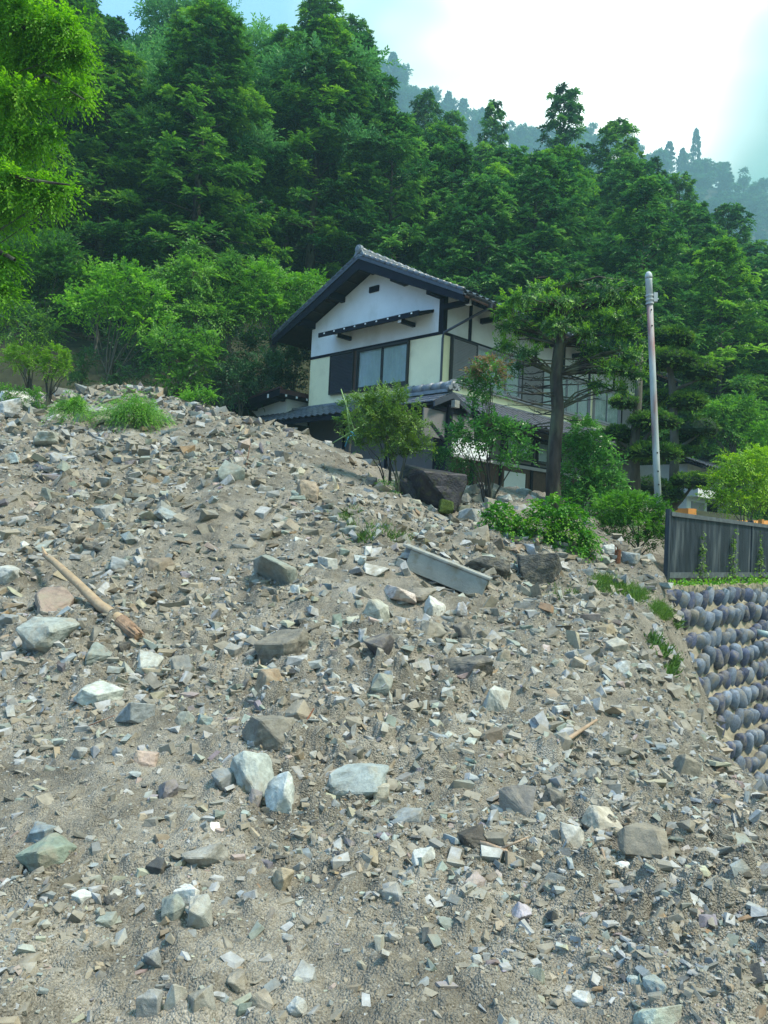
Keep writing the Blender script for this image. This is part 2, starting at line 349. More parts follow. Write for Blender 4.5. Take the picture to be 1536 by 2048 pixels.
# ------------------------------------------------------------------ ground shape
class RBF:
    def __init__(s, P, z, lam=1e-3):
        s.P = np.array(P, float); n = len(s.P); d = np.linalg.norm(s.P[:, None] - s.P[None], axis=2)
        A = np.zeros((n+3, n+3)); A[:n, :n] = s.k(d) + lam*np.eye(n); A[:n, n] = 1; A[:n, n+1:] = s.P
        A[n, :n] = 1; A[n+1:, :n] = s.P.T
        s.w = np.linalg.solve(A, np.r_[z, 0, 0, 0])
    @staticmethod
    def k(d): return d * d * np.log(d + 1e-9)
    def __call__(s, x, y):
        q = np.stack([x.ravel(), y.ravel()], 1); r = np.zeros(len(q)); n = len(s.P)
        for i in range(n): r += s.w[i] * s.k(np.hypot(q[:, 0]-s.P[i, 0], q[:, 1]-s.P[i, 1]))
        r += s.w[n] + q @ s.w[n+1:]
        return r.reshape(x.shape)
CP = [(100,2048,2.65),(100,1800,3.35),(100,1500,5.2),(100,1250,7.6),(100,1050,10.5),(100,930,13.2),(60,850,16.2),(60,822,18.5),(250,784,21.5),(60,805,22.5),
      (-300,1800,3.35),(-300,1250,7.8),(-300,900,13),(-300,790,19),
      (300,1400,6),(300,1200,8.3),(300,1000,11.3),(300,860,15.6),(300,822,17.5),
      (500,2048,2.65),(500,1800,3.35),(500,1600,4.35),(500,1400,6),(500,1250,7.8),(500,1100,9.8),(500,950,12.6),(470,866,15.8),(470,836,17.2),
      (700,2048,2.65),(700,1800,3.4),(700,1620,4.4),(700,1500,5.1),(700,1350,6.3),(700,1200,8.1),(700,1080,10.2),(700,990,12.6),(690,915,15.4),(600,868,16.6),(540,850,16.8),
      (900,2048,2.65),(900,1800,3.45),(900,1600,4.6),(900,1400,6.4),(900,1250,8.2),(900,1170,9.4),(900,1080,11.4),(900,1020,13.4),(960,970,16.5),
      (1100,2048,2.7),(1100,1800,3.55),(1100,1600,4.8),(1100,1400,6.7),(1100,1280,8.6),(1100,1205,10.2),(1100,1100,11.6),(1100,1030,13.6),
      (1300,2048,2.7),(1300,1800,3.6),(1300,1600,5),(1300,1450,6.6),(1300,1320,8.8),(1290,1235,10.6),(1240,1150,12.0),(1250,1090,12.9),
      (1340,1175,12.1),(1536,2048,2.8),(1536,1800,3.8),(1536,1690,4.8),(1536,1610,6.2),(1440,1480,8.0),(1380,1370,9.3),(1345,1270,10.6),
      (1800,2048,2.9),(1800,1800,4.1),(1500,1012,20)]
cw = np.array([at(*c) for c in CP])
WP0 = at(1338, 1156, 12.6); WD = np.array([.69, .724, 0]); WD /= np.linalg.norm(WD); WNv = np.array([WD[1], -WD[0], 0])
extra = []
for t, s, z in ((1.0, 1.3, -2.7), (2.5, 1.6, -3.6), (5, 2.0, -4.4), (5, 4.5, -4.4), (1.0, 3.2, -3.3), (9, 3, -4.8), (-.6, 1.6, -1.75)):
    p = WP0 + WD * t + WNv * s; extra.append((p[0], p[1], z))
for x, y, z in ((8, 3, -2.6), (11, 8, -4), (-8, 2.5, -1.6), (0, 1, -1.62), (3, 1.2, -1.62), (-3, 1.2, -1.62), (-3, 21.5, 2.3), (0.5, 18.5, 1.25), (5, 20, 1.2), (-8, 24, 3.1)):
    extra.append((x, y, z))
allp = np.vstack([cw, np.array(extra)])
def uw(x, y):
    yy = np.maximum(y, .5); return np.clip(x / (yy + 2.0), -2.2, 2.2) * 1.6, np.log(yy + 1.5)
_u, _w = uw(allp[:, 0], allp[:, 1])
rbf = RBF(np.stack([_u, _w], 1), allp[:, 2], 2e-3)
def hz_garden(x, y):
    s = (x - WP0[0]) * WNv[0] + (y - WP0[1]) * WNv[1]
    return np.minimum(-.45 + .42 * np.clip(-s, 0, 9), 1.1)
def G(x, y):
    """large form of the debris slope"""
    x = np.asarray(x, float); y = np.asarray(y, float)
    z = rbf(*uw(x, y))
    amp = np.clip((y - 2) / 8, .12, 1) * .16
    z = z + .11 * (.25 - np.abs(fbm(x * 1.15 + y * .35, y * .5, 3, 91))) * np.clip(y / 5, .4, 1.5)
    z = z + amp * fbm(x * .55 + 3, y * .55, 4, 5) + .075 * fbm(x * 1.7, y * 1.7, 4, 9) * np.clip(y / 5, .6, 1.3)
    xe = np.interp(y, [5.0, 6.0, 7.0, 8.0, 9.3, 10.6, 11.6, 12.6], [4.2, 3.7, 3.42, 3.4, 3.6, 3.85, 4.1, 4.6])
    over = np.maximum(x - xe, 0) * sstep(y, 4.8, 6.4)
    z = np.where(over > 0, np.maximum(z - 1.25 * over - .25 * np.minimum(over, .5), -5.2), z)
    s = (x - WP0[0]) * WNv[0] + (y - WP0[1]) * WNv[1]; t = (x - WP0[0]) * WD[0] + (y - WP0[1]) * WD[1]
    m = sstep(-s, .12, .5) * sstep(t, -.5, .5)
    return z * (1 - m) + hz_garden(x, y) * m
def hit(px, py):
    px = np.atleast_1d(np.asarray(px, float)); py = np.atleast_1d(np.asarray(py, float))
    D = cF[None] + np.outer((px - 768) / F_PX, cR) + np.outer((1024 - py) / F_PX, cU)
    t = 2.0 * (30 / 2.0) ** (np.arange(420) / 419)
    X = D[:, 0:1] * t; Y = D[:, 1:2] * t; Z = D[:, 2:3] * t
    below = Z < G(X, Y); k = np.argmax(below, 1); ok = below.any(1)
    k = np.where(ok, k, 330)
    return D * t[k][:, None], ok
SKY = np.array([(-400,-200),(150,-60),(215,60),(260,75),(330,40),(420,-10),(520,30),(600,70),(655,10),(700,60),(760,175),(850,250),(930,278),(1000,290),(1060,335),(1140,290),(1200,330),(1240,320),(1300,385),(1370,420),(1450,475),(1536,545),(1900,640)], float)
RIDGE = np.array([(-600,420),(300,200),(600,110),(700,100),(785,105),(830,165),(930,205),(1040,245),(1150,255),(1210,245),(1300,275),(1390,298),(1470,320),(1536,365),(1700,430),(2000,560)], float)
def world_sky_z(curve, x, y, drop):
    """height at (x, y) that shows at the curve's row for that column"""
    P = np.stack([x, y, y * .45], -1); q = pix(P)[..., 0]
    for _ in range(2):
        r = np.interp(q, curve[:, 0], curve[:, 1]); hz = 1024 + math.tan(PITCH) * F_PX + (q - 768) * ROLL
        z = (hz - r) / F_PX * y; P = np.stack([x, y, z], -1); q = pix(P)[..., 0]
    return z - drop
def HILL(x, y):
    x = np.asarray(x, float); y = np.asarray(y, float)
    yz = 1.15 + (3.1 - 1.15) * (1 - sstep(x, -4, -.5)) + .0 * x
    ys = 25 + 8 * sstep(x, -4, 3)
    yc = np.full_like(y, 60.)
    E = world_sky_z(SKY, x * 60 / np.maximum(y, 20), yc, 15.5)
    E = np.clip(E, 4, 40)
    k = np.clip((y - ys) / (60 - ys), 0, 1)
    z = yz + (E - yz) * k ** .85 + np.maximum(y - 60, 0) * .22
    z = z - np.clip(21 - y, 0, 4) * 1.2 - 2.2 * sstep(x, 9, 16) * (1 - k)
    return z + 1.2 * fbm(x * .08, y * .08, 3, 21) * np.clip((y - 24) / 10, 0, 1)
def RIDGE_Z(x, y):
    yc = 480.
    E = world_sky_z(RIDGE, x * yc / np.maximum(y, 60), np.full_like(y, yc), 17.)
    z = E - .98 * np.maximum(yc - y, 0) - .35 * np.maximum(y - yc, 0)
    return z + 6 * fbm(x * .018, y * .018, 4, 33) * np.clip((yc - y) / 60, 0, 1)

# ------------------------------------------------------------------ large structure: ground sheets, hills
n_ = 40
b = MB(); b.add([(-240,-60,-9),(570,-60,-9),(570,510,-9),(-240,510,-9)], [(0,1,2,3)])
b.build('valley_ground', M['forest_soil'], kind='structure')
b = MB(); b.add([(-60,-55,-1.72),(9,-55,-1.9),(9,1.6,-1.9),(-60,1.6,-1.72)], [(0,1,2,3)])
b.build('lower_road_bed', M['dirt'], kind='structure')

def grid_sheet(name, xs, ys, fz, mat, kind='structure'):
    X, Y = np.meshgrid(xs, ys); Z = fz(X, Y); nx = len(xs)
    Vv = np.stack([X.ravel(), Y.ravel(), Z.ravel()], 1)
    i = np.arange((len(ys)-1) * (nx-1)); r = i // (nx-1); c = i % (nx-1); a = r*nx + c
    me = np_mesh(name, Vv, np.stack([a, a+1, a+1+nx, a+nx], 1))
    return set_props(link(name, me, mat, smooth=True), kind=kind)
grid_sheet('hillside', np.linspace(-70, 80, 110), np.linspace(17.5, 150, 110), HILL, M['forest_soil'])
grid_sheet('far_ridge', np.linspace(-200, 540, 90), np.linspace(240, 512, 60), RIDGE_Z, M['forest_soil'])

# the debris slope: a polar sheet, finer near the eye, with clods and grit as real relief
nu, nw = 500, 560
uu = np.linspace(-.78, .86, nu); dd = 1.7 * (24.5 / 1.7) ** (np.linspace(0, 1, nw))
UU, DD = np.meshgrid(uu, dd); X = UU * DD; Y = DD
Z = G(X, Y)
cell = DD * 1.64 / nu
coarse = sstep(fbm(X * .45 + 7, Y * .45, 3, 55), -.35, .35)       # fine soil patches and blocky patches
for s, a, sd_ in ((.42, .10, 6), (.20, .085, 1), (.11, .058, 2), (.055, .036, 3), (.028, .019, 4)):
    fade = sstep(s / cell, 2.0, 5.0)
    Z += fade * a * clods(X / s, Y / s, sd_) * (.35 + .65 * coarse if s > .05 else 1)
Z += .012 * fbm(X * 9, Y * 9, 3, 71)
ZG = Z.copy()
def surf(x, y):
    """height of the finished relief"""
    a = np.clip((x / y - uu[0]) / (uu[-1] - uu[0]) * (nu - 1), 0, nu - 1.001); b = np.clip(np.log(y / 1.7) / np.log(24.5 / 1.7) * (nw - 1), 0, nw - 1.001)
    i = a.astype(int); j = b.astype(int); a = a - i; b = b - j
    return (ZG[j, i]*(1-a) + ZG[j, i+1]*a)*(1-b) + (ZG[j+1, i]*(1-a) + ZG[j+1, i+1]*a)*b
i = np.arange((nw-1) * (nu-1)); r = i // (nu-1); c = i % (nu-1); a = r*nu + c
me = np_mesh('debris_slope', np.stack([X.ravel(), Y.ravel(), Z.ravel()], 1), np.stack([a, a+1, a+1+nu, a+nu], 1))
set_props(link('debris_slope_ground', me, M['dirt'], smooth=False), kind='structure')

for nm_, ua, ub, nn_ in (('street_side_ground', .815, 4.0, 70), ('field_side_ground', -4.0, -.735, 70)):
    U2, D2 = np.meshgrid(np.linspace(ua, ub, nn_), 1.0 * 26 ** np.linspace(0, 1, 80)); X2 = U2 * D2; Z2 = G(X2, D2) + .05 + .06 * fbm(X2 * 2, D2 * 2, 3, 5)
    i = np.arange(79 * (nn_-1)); r = i // (nn_-1); c = i % (nn_-1); a = r*nn_ + c
    set_props(link(nm_, np_mesh(nm_, np.stack([X2.ravel(), D2.ravel(), Z2.ravel()], 1), np.stack([a, a+1, a+1+nn_, a+nn_], 1)), M['dirt'], smooth=True), kind='structure')
# ------------------------------------------------------------------ stones
PAL = {
    'grey': (.27, .28, .275), 'pale grey': (.43, .45, .43), 'greenish grey': (.23, .275, .24), 'blue grey': (.21, .25, .275), 'tan': (.38, .30, .20),
    'brown': (.20, .145, .09), 'pinkish': (.38, .28, .26), 'dark grey': (.075, .08, .085), 'white': (.56, .56, .53), 'purple grey': (.20, .175, .215),
    'orange brown': (.34, .21, .10), 'teal grey': (.30, .35, .33), 'blue': (.10, .20, .30), 'dark brown': (.09, .075, .06), 'mud coloured': (.21, .18, .135)}
PN = list(PAL); PW = np.array([.28, .15, .13, .07, .10, .05, .045, .05, .025, .02, .015, .02, .002, .01, .02]); PW /= PW.sum()
def hull(seed, n=13, flat=1.0, block=False):
    r = np.random.default_rng(seed)
    if block:
        c8 = np.array([(a, b_, c) for a in (-1, 1) for b_ in (-1, 1) for c in (-1, 1)], float)
        p = c8 * r.uniform(.5, .98, (8, 3)); k = r.integers(0, 8, 2); p[k] *= r.uniform(.4, .8)
        if n > 8: q = r.normal(size=(n - 8, 3)); q /= np.linalg.norm(q, axis=1)[:, None]; p = np.vstack([p, q * r.uniform(.85, 1.12, (n - 8, 1))])
        bm = bmesh.new()
        for q in p: bm.verts.new(q)
        res = bmesh.ops.convex_hull(bm, input=bm.verts)
        bmesh.ops.delete(bm, geom=[g for g in res['geom_interior'] if isinstance(g, bmesh.types.BMVert)], context='VERTS')
        bmesh.ops.recalc_face_normals(bm, faces=bm.faces); return bm
    p = r.normal(size=(n, 3)); p /= np.linalg.norm(p, axis=1)[:, None]
    p = np.sign(p) * np.abs(p) ** (.5 if n < 12 else .7); p *= r.uniform(.68 if n < 12 else .8, 1.05, (n, 1)); p[:, 2] *= flat
    bm = bmesh.new()
    for q in p: bm.verts.new(q)
    res = bmesh.ops.convex_hull(bm, input=bm.verts)
    bmesh.ops.delete(bm, geom=[g for g in res['geom_interior'] if isinstance(g, bmesh.types.BMVert)], context='VERTS')
    bmesh.ops.recalc_face_normals(bm, faces=bm.faces); return bm
# small library for the uncountable gravel
lib = []
for k in range(64):
    bm = hull(100 + k, 7 if k < 32 else 8 + k % 3, 1, block=(k >= 6)); bmesh.ops.triangulate(bm, faces=bm.faces); bm.verts.ensure_lookup_table()
    bm.verts.index_update()
    lib.append((np.array([v.co[:] for v in bm.verts]), np.array([[v.index for v in f.verts] for f in bm.faces]))); bm.free()
def rand_rot(n, r, tilt=1.0):
    ax = r.normal(size=(n, 3)); ax[:, 2] += 2.0 / tilt; ax /= np.linalg.norm(ax, axis=1)[:, None]
    an = r.uniform(0, 6.283, n); c = np.cos(an)[:, None, None]; s = np.sin(an)[:, None, None]
    K = np.zeros((n, 3, 3)); K[:, 0, 1] = -ax[:, 2]; K[:, 0, 2] = ax[:, 1]; K[:, 1, 0] = ax[:, 2]; K[:, 1, 2] = -ax[:, 0]; K[:, 2, 0] = -ax[:, 1]; K[:, 2, 1] = ax[:, 0]
    return np.eye(3)[None] * c + s * K + (1 - c) * ax[:, :, None] * ax[:, None, :]
def scatter(name, n, px_lo, px_hi, alpha, seed, label=None, taken=None, lib_r=(0, 64), mud=0., dpow=1.0):
    r = np.random.default_rng(seed)
    u = r.uniform(-.74, .80, n * 2); d = 1.8 * (22.5 / 1.8) ** (r.uniform(0, 1, n * 2) ** dpow)
    x = u * d; y = d + 0 * u
    sz = px_lo * (r.uniform((px_lo/px_hi)**alpha, 1, n * 2)) ** (-1 / alpha)       # size in photo pixels
    block = fbm(x * .45 + 7, y * .45, 3, 55) + .35 * fbm(x * .9, y * .9, 2, 77)
    keep = r.uniform(0, 1, n * 2) < np.clip(.22 + 1.1 * sstep(block, -.4, .3) , 0, 1) * np.where(sz > 9, 1, .8)
    s_ = (x - WP0[0]) * WNv[0] + (y - WP0[1]) * WNv[1]; t_ = (x - WP0[0]) * WD[0] + (y - WP0[1]) * WD[1]
    keep &= ~((t_ > -.2) & (s_ < .6) & (t_ < 12)) | (t_ < -.2)
    x, y, d, sz = x[keep][:n], y[keep][:n], d[keep][:n], sz[keep][:n]; n = len(x)
    size = sz / F_PX * d * .5
    asp = np.stack([np.ones(n) * 1.1, r.uniform(.4, .85, n), r.uniform(.2, .55, n)], 1)
    R = rand_rot(n, r, .8)
    z = surf(x, y)
    z = z + size * r.uniform(-.35, .45, n) * asp[:, 2]
    ci = r.choice(len(PN), n, p=PW); cols = (np.array([PAL[k] for k in PN]) * .8 + .2 * np.array([PAL[k] for k in PN]).mean(1, keepdims=True) * np.array([1.05, 1, .92]))[ci] * r.uniform(.55, 1.35, (n, 1)) * (1 + r.normal(0, .02, (n, 3)))
    li = r.integers(lib_r[0], lib_r[1], n); mm_ = r.uniform(0, 1, n) < mud; cols[mm_] = np.array([.235, .213, .175]) * r.uniform(.75, 1.2, (int(mm_.sum()), 1)); VV, FF, CC = [], [], []; base = 0
    for k in range(len(lib)):
        ids = np.nonzero(li == k)[0]
        if not len(ids): continue
        lv, lf = lib[k]
        v = lv[None] * (asp[ids] * size[ids, None])[:, None, :]
        v = np.einsum('nij,nkj->nki', R[ids], v)
        v += np.stack([x, y, z], 1)[ids][:, None, :]
        VV.append(v.reshape(-1, 3)); FF.append((lf[None] + (np.arange(len(ids)) * len(lv))[:, None, None]).reshape(-1, 3) + base)
        CC.append(np.repeat(cols[ids], len(lf), 0)); base += len(ids) * len(lv)
    me = np_mesh(name, np.vstack(VV), np.vstack(FF)); CC = np.vstack(CC)
    face_attr(me, 'col', np.c_[np.clip(CC, .02, .33), np.ones(len(CC))], 'FLOAT_COLOR')
    return set_props(link(name, me, M['gravel']), label=label, cat='gravel', kind='stuff')
scatter('gravel', 72000, 4.0, 9, 1.5, 5, 'loose fine grey and tan gravel covering the debris slope below the house', lib_r=(0, 32), mud=.58, dpow=1.0)
scatter('rubble', 23000, 9, 36, 1.25, 6, 'angular rubble strewn all over the debris slope', lib_r=(6, 64), mud=.42, dpow=.95)
scatter('coarse_rubble', 2300, 26, 50, 1.8, 7, 'coarser stones too many to count in the debris slope', lib_r=(16, 64), mud=.28, dpow=.9)

def rock_mesh(seed, flat=.7, detail=2, blocky=False):
    bm = hull(seed, (16, 12, 18)[seed % 3], 1, block=True) if seed % 3 == 0 else hull(seed, 12 + seed % 5, 1)
    bmesh.ops.dissolve_limit(bm, angle_limit=.22, verts=bm.verts, edges=bm.edges)
    bmesh.ops.bevel(bm, geom=list(bm.edges), offset=.045, segments=1, affect='EDGES', profile=.5)
    bmesh.ops.triangulate(bm, faces=bm.faces)
    bmesh.ops.subdivide_edges(bm, edges=[e for e in bm.edges if e.calc_length() > .3], cuts=2, use_grid_fill=True)
    bmesh.ops.triangulate(bm, faces=bm.faces)
    if detail > 1: bmesh.ops.subdivide_edges(bm, edges=[e for e in bm.edges if e.calc_length() > .2], cuts=1, use_grid_fill=True)
    bmesh.ops.triangulate(bm, faces=bm.faces)
    from mathutils import noise as mn
    off = Vector((seed * 1.37 % 50, seed * 2.11 % 50, 0))
    for v in bm.verts:
        p = v.co * 2.6 + off
        k = mn.noise(p) * .07 + mn.noise(p * 3.1) * .03 + mn.noise(p * 7) * .012
        v.co += v.co.normalized() * k
    me = bpy.data.meshes.new('rock'); bm.to_mesh(me); bm.free(); return me
_rk = [0]
def put_rock(px, py, w, h, col, label, group='stones lying on the debris slope', seed=None, tilt=None, name='rock', d=None, mat='rock', me=None, cat='rock', sink=.12, yaw=None, deep=None):
    _rk[0] += 1; sd_ = seed or 300 + _rk[0]
    r = random.Random(sd_)
    p, ok = hit([px], [py + h * .30]); p = p[0]
    if d: p = at(px, py + h * .3, d)
    dep = p @ cF; sw = 1.06 * w / F_PX * dep / 2; sh = 1.06 * h / F_PX * dep / 2
    me = me or rock_mesh(sd_)
    o = link(name, me, M[mat]); c = at(px, py, dep + (0 if deep is None else deep)); c[2] -= sh * sink
    if d is None and abs(c[0] / c[1]) < .75: c[2] += .35 * (float(surf(c[:1], c[1:2])[0]) - float(G(c[:1], c[1:2])[0]))
    o.location = V3(c)
    o.rotation_euler = (r.uniform(-.25, .25) if tilt is None else tilt[0], r.uniform(-.3, .3) if tilt is None else tilt[1], r.uniform(0, 6.28) if yaw is None else yaw)
    o.scale = (sw * 1.08, (sw * .85 if yaw is None else min(sw, sh) * 1.1), sh * 1.15)
    if yaw is None:                                   # equal plan axes so that any turn keeps the outline
        o.scale = (sw * 1.05, sw * r.uniform(.8, 1.0), sh * 1.18)
    base = PAL[col] if isinstance(col, str) else col
    gm_ = sum(base) / 3; base = [.62 * c_ + .38 * gm_ * t_ for c_, t_ in zip(base, (1.04, 1.0, .93))] if mat == 'rock' else base
    k = r.uniform(.8, 1.1); o.color = (base[0]*k, base[1]*k, base[2]*k, 1)
    set_props(o, label, cat, group)
    return o
NR = [
 (543,1140,114,84,'greenish grey','largest smooth grey green boulder, alone on the open slope above the dark slab'),
 (538,1466,112,72,(.20,.185,.15),'square brown block with a hollowed top above the pale green boulder'),
 (505,1545,80,92,'teal grey','tall pale green boulder half buried just below the hollow topped block'),
 (562,1600,72,88,(.50,.56,.54),'whitish crumbling boulder leaning on the pale green one'),
 (450,1562,60,48,'blue grey','blue grey split stone left of the pale green boulder'),
 (510,1598,32,38,'purple grey','small lilac grey stone wedged below the pale green boulder'),
 (100,1274,112,78,'teal grey','pointed teal grey boulder under the peeled log'),
 (195,1310,76,50,'greenish grey','flat triangular grey stone between the teal boulder and the log end'),
 (562,1293,104,56,(.17,.155,.125),'overhanging dark brown slab below the largest boulder'),
 (757,1300,76,64,(.085,.078,.09),'black purple pointed stone standing on the middle of the slope'),
 (936,1332,100,60,(.085,.08,.075),'heavy black brown stone with a flat ledge top'),
 (1005,1325,30,54,'tan','upright beige flake beside the black ledge stone'),
 (538,1368,66,62,'orange brown','orange brown stone standing above the hollow topped block'),
 (715,1562,124,58,(.30,.37,.37),'long pale blue slab with a dip in its upper edge'),
 (762,1590,34,42,(.50,.45,.33),'small cream stone leaning on the pale blue slab'),
 (813,1630,88,50,'blue grey','long blue grey stone with a white top below the pale blue slab'),
 (1046,1612,92,78,(.19,.17,.15),'large brown grey wedge pointing up to the left'),
 (1110,1602,50,52,'dark grey','dark slate beside the brown grey wedge'),
 (1205,1650,80,50,(.42,.37,.28),'rounded light tan stone above the mud clod'),
 (1142,1680,52,64,(.48,.46,.40),'blocky whitish stone below the flat green flake'),
 (1095,1658,44,24,'teal grey','flat green flake between the wedge and the whitish block'),
 (1288,1692,96,72,'mud coloured','big rounded mud clod on the lower slope'),
 (90,1712,104,66,(.20,.27,.20),'flat topped moss green stone near the blue slate'),
 (82,1665,56,42,(.16,.26,.33),'smooth blue slate above the moss green stone'),
 (408,1712,88,66,(.27,.265,.24),'grey stone with a sharp brow over a dark hollow'),
 (568,1758,62,52,(.36,.27,.15),'orange tan wedge alone right of the browed stone'),
 (380,1792,60,38,'white','bright white angular stone above the leaning slab'),
 (396,1832,54,82,(.30,.31,.28),'long grey slab leaning under the white stone'),
 (342,1818,58,56,'greenish grey','olive grey stone left of the leaning slab'),
 (315,1735,42,36,'dark grey','dark blue grey stone left of the browed stone'),
 (350,2002,42,82,(.50,.48,.42),'pale upright oval stone at the bottom edge'),
 (405,2012,60,66,(.30,.30,.27),'grey slanted stone beside the pale oval one'),
 (302,2010,46,56,'grey','rounded grey stone left of the pale oval one'),
 (308,1918,38,52,'grey','grey shield shaped stone set in fine soil'),
 (475,1962,42,46,(.27,.23,.17),'brown grey cube at the top of the bottom cluster'),
 (530,2004,58,32,'tan','tan ochre slab in the bottom cluster'),
 (595,2020,46,40,'pale grey','pale grey stone right of the tan ochre slab'),
 (1042,1830,50,42,(.42,.36,.42),'white and purple veined stone on the fine soil'),
 (950,1783,44,38,'pinkish','pinkish violet angular stone beside the teal pebble'),
 (985,1775,38,26,(.20,.34,.38),'teal pebble touching the pinkish violet stone'),
 (1315,1985,72,54,(.25,.33,.33),'rough blue grey stone near the bottom corner'),
 (1310,2035,92,50,(.38,.46,.37),'broad pale green stone cut by the bottom edge'),
 (1348,2026,28,22,(.03,.07,.20),'small deep blue stone touching the broad green one'),
 (1268,1972,28,30,'teal grey','pale green pebble beside the rough blue grey stone'),
 (948,1688,58,44,'dark brown','dark brown block above the driftwood root'),
 (1070,1962,44,40,(.17,.20,.15),'dark green brown stone half sunk in fine soil'),
 (690,1526,46,34,'dark grey','dark round stone above the pale blue slab'),
 (758,1222,56,52,(.33,.34,.28),'light grey cube in the middle of the slope'),
 (872,1218,52,46,(.48,.49,.46),'white angular stone below the concrete channel'),
 (919,1216,38,30,(.50,.48,.54),'white violet rounded stone at the low end of the channel'),
 (802,1190,66,32,(.46,.36,.32),'flat pink stone below the high end of the channel'),
 (845,1190,54,28,(.30,.25,.18),'brown flat stone beside the flat pink one'),
 (862,1265,60,44,(.24,.22,.17),'brown grey humped stone right of the light grey cube'),
 (928,1270,30,44,'dark grey','narrow dark slate standing above the black ledge stone'),
 (1070,1216,32,26,'grey','small grey block alone on the terrace below the bank rock'),
 (333,1028,64,36,(.22,.29,.33),'flat blue grey stone alone high on the slope'),
 (616,985,52,46,(.35,.25,.16),'jagged orange brown stone near the small fir'),
 (490,1028,38,22,'dark grey','dark flat stone between the blue grey stone and the jagged one'),
 (38,809,78,52,(.60,.60,.57),'largest pale boulder at the upper end of the slope'),
 (14,820,56,38,(.48,.52,.56),'pale bluish slab leaning on the pale boulder'),
 (100,880,74,34,(.30,.33,.29),'long grey green stone below the pale boulder'),
 (108,838,30,20,'pale grey','rounded pale stone between the boulder and the fallen branch'),
 (18,918,40,22,(.35,.50,.55),'pale turquoise stone near the tan one high on the slope'),
 (53,920,30,20,(.48,.38,.26),'tan stone beside the pale turquoise one'),
 (116,916,40,26,(.30,.36,.42),'blue grey pentagon stone high on the slope'),
 (270,1427,66,44,'blue grey','striped blue grey stone above the fine soil patch'),
 (370,1441,42,34,'greenish grey','greenish round stone beside the teal chip'),
 (408,1441,32,28,(.18,.32,.35),'teal chip beside the greenish round stone'),
 (196,1391,84,42,(.48,.53,.47),'broad whitish green stone above the striped one'),
 (330,1372,46,38,(.44,.42,.36),'cream grey block left of the orange brown stone'),
 (362,1336,52,42,(.14,.15,.15),'dark grey rough stone below the log end'),
 (296,1336,62,42,(.37,.40,.37),'pale cracked stone touching the log end'),
 (245,1298,34,40,(.06,.055,.05),'blackened knob of wood like stone under the log'),
 (110,1205,100,56,(.26,.17,.13),'reddish clay boulder behind the peeled log'),
 (18,1152,46,38,'pale grey','pale grey stone left of the upper log end'),
 (16,1245,40,34,'blue grey','blue grey stone left of the teal boulder'),
 (660,1385,52,26,'pale grey','flat pale grey stone right of the orange brown one'),
 (992,1405,56,54,(.38,.40,.37),'crumbling pale block below the black ledge stone'),
 (1485,1634,72,34,(.46,.38,.28),'flat tan stone below the stone wall'),
 (1438,1600,50,34,(.25,.23,.19),'brown grey slab just below the wall foot'),
 (1370,1535,46,56,(.22,.205,.16),'upright brown wedge set in the bank'),
 (1185,1565,40,48,(.25,.24,.20),'brown grey stone under the dry stick'),
 (1250,1790,50,30,(.15,.16,.19),'dark violet flat stone below the mud clod'),
 (1250,1745,36,36,'white','white cube below the mud clod'),
 (1115,1775,56,42,(.14,.16,.16),'dark green round stone below the driftwood root'),
 (1390,1740,34,30,'grey','grey stone in the line below the mud clod'),
 (290,1520,58,34,(.46,.31,.24),'flat salmon stone on the edge of the fine soil patch'),
 (335,1580,44,40,'purple grey','purple grey pyramid on the small ridge'),
 (30,1075,44,30,'grey','grey block at the upper edge of the rubble band'),
 (235,1135,44,30,(.20,.23,.25),'bluish cube above the peeled log'),
 (118,1092,30,24,(.09,.16,.24),'small deep blue shard above the peeled log'),
 (150,1065,40,34,(.40,.36,.31),'beige rounded stone in the rubble band'),
 (185,1095,44,26,(.07,.075,.08),'black shard lying beside the beige stone'),
 (700,1062,50,30,'greenish grey','green grey stone at the weeds by the channel'),
 (1245,1340,44,36,'pale grey','whitish stone on the terrace bank'),
 (1230,1300,46,38,(.36,.34,.28),'cone shaped beige stone on the terrace bank'),
]
for (px, py, w, h, c, lab) in NR: put_rock(px, py, w, h, c, lab)
# further single stones, described by colour, form and the marked stone nearest to them
shared = [rock_mesh(900 + k, detail=1) for k in range(26)]
LM = [(543,1140,'the largest smooth boulder'),(538,1460,'the hollow topped block'),(190,1220,'the peeled log'),(758,1300,'the black purple pointed stone'),(936,1332,'the black ledge stone'),
      (715,1560,'the long pale blue slab'),(1046,1612,'the brown grey wedge'),(1288,1690,'the big mud clod'),(90,1712,'the moss green stone'),(408,1712,'the sharp browed stone'),
      (350,2002,'the pale upright oval stone'),(1042,1830,'the purple veined stone'),(1315,1985,'the rough blue grey stone'),(880,1150,'the concrete channel'),(333,1028,'the flat blue grey stone'),
      (616,985,'the jagged orange brown stone'),(38,809,'the largest pale boulder'),(1140,1490,'the dry stick'),(1240,1120,'the rotten stump'),(100,1272,'the pointed teal boulder'),
      (1050,1130,'the long bank rock'),(568,1758,'the orange tan wedge'),(30,1500,'the fine soil patch'),(1480,1634,'the flat tan stone'),(270,820,'the fallen green branch'),(900,1900,'the fine soil at the bottom')]
r = random.Random(4); used = {}; cnt = 0; tries = 0
occ = [(a[0], a[1], a[2]*.5) for a in NR]
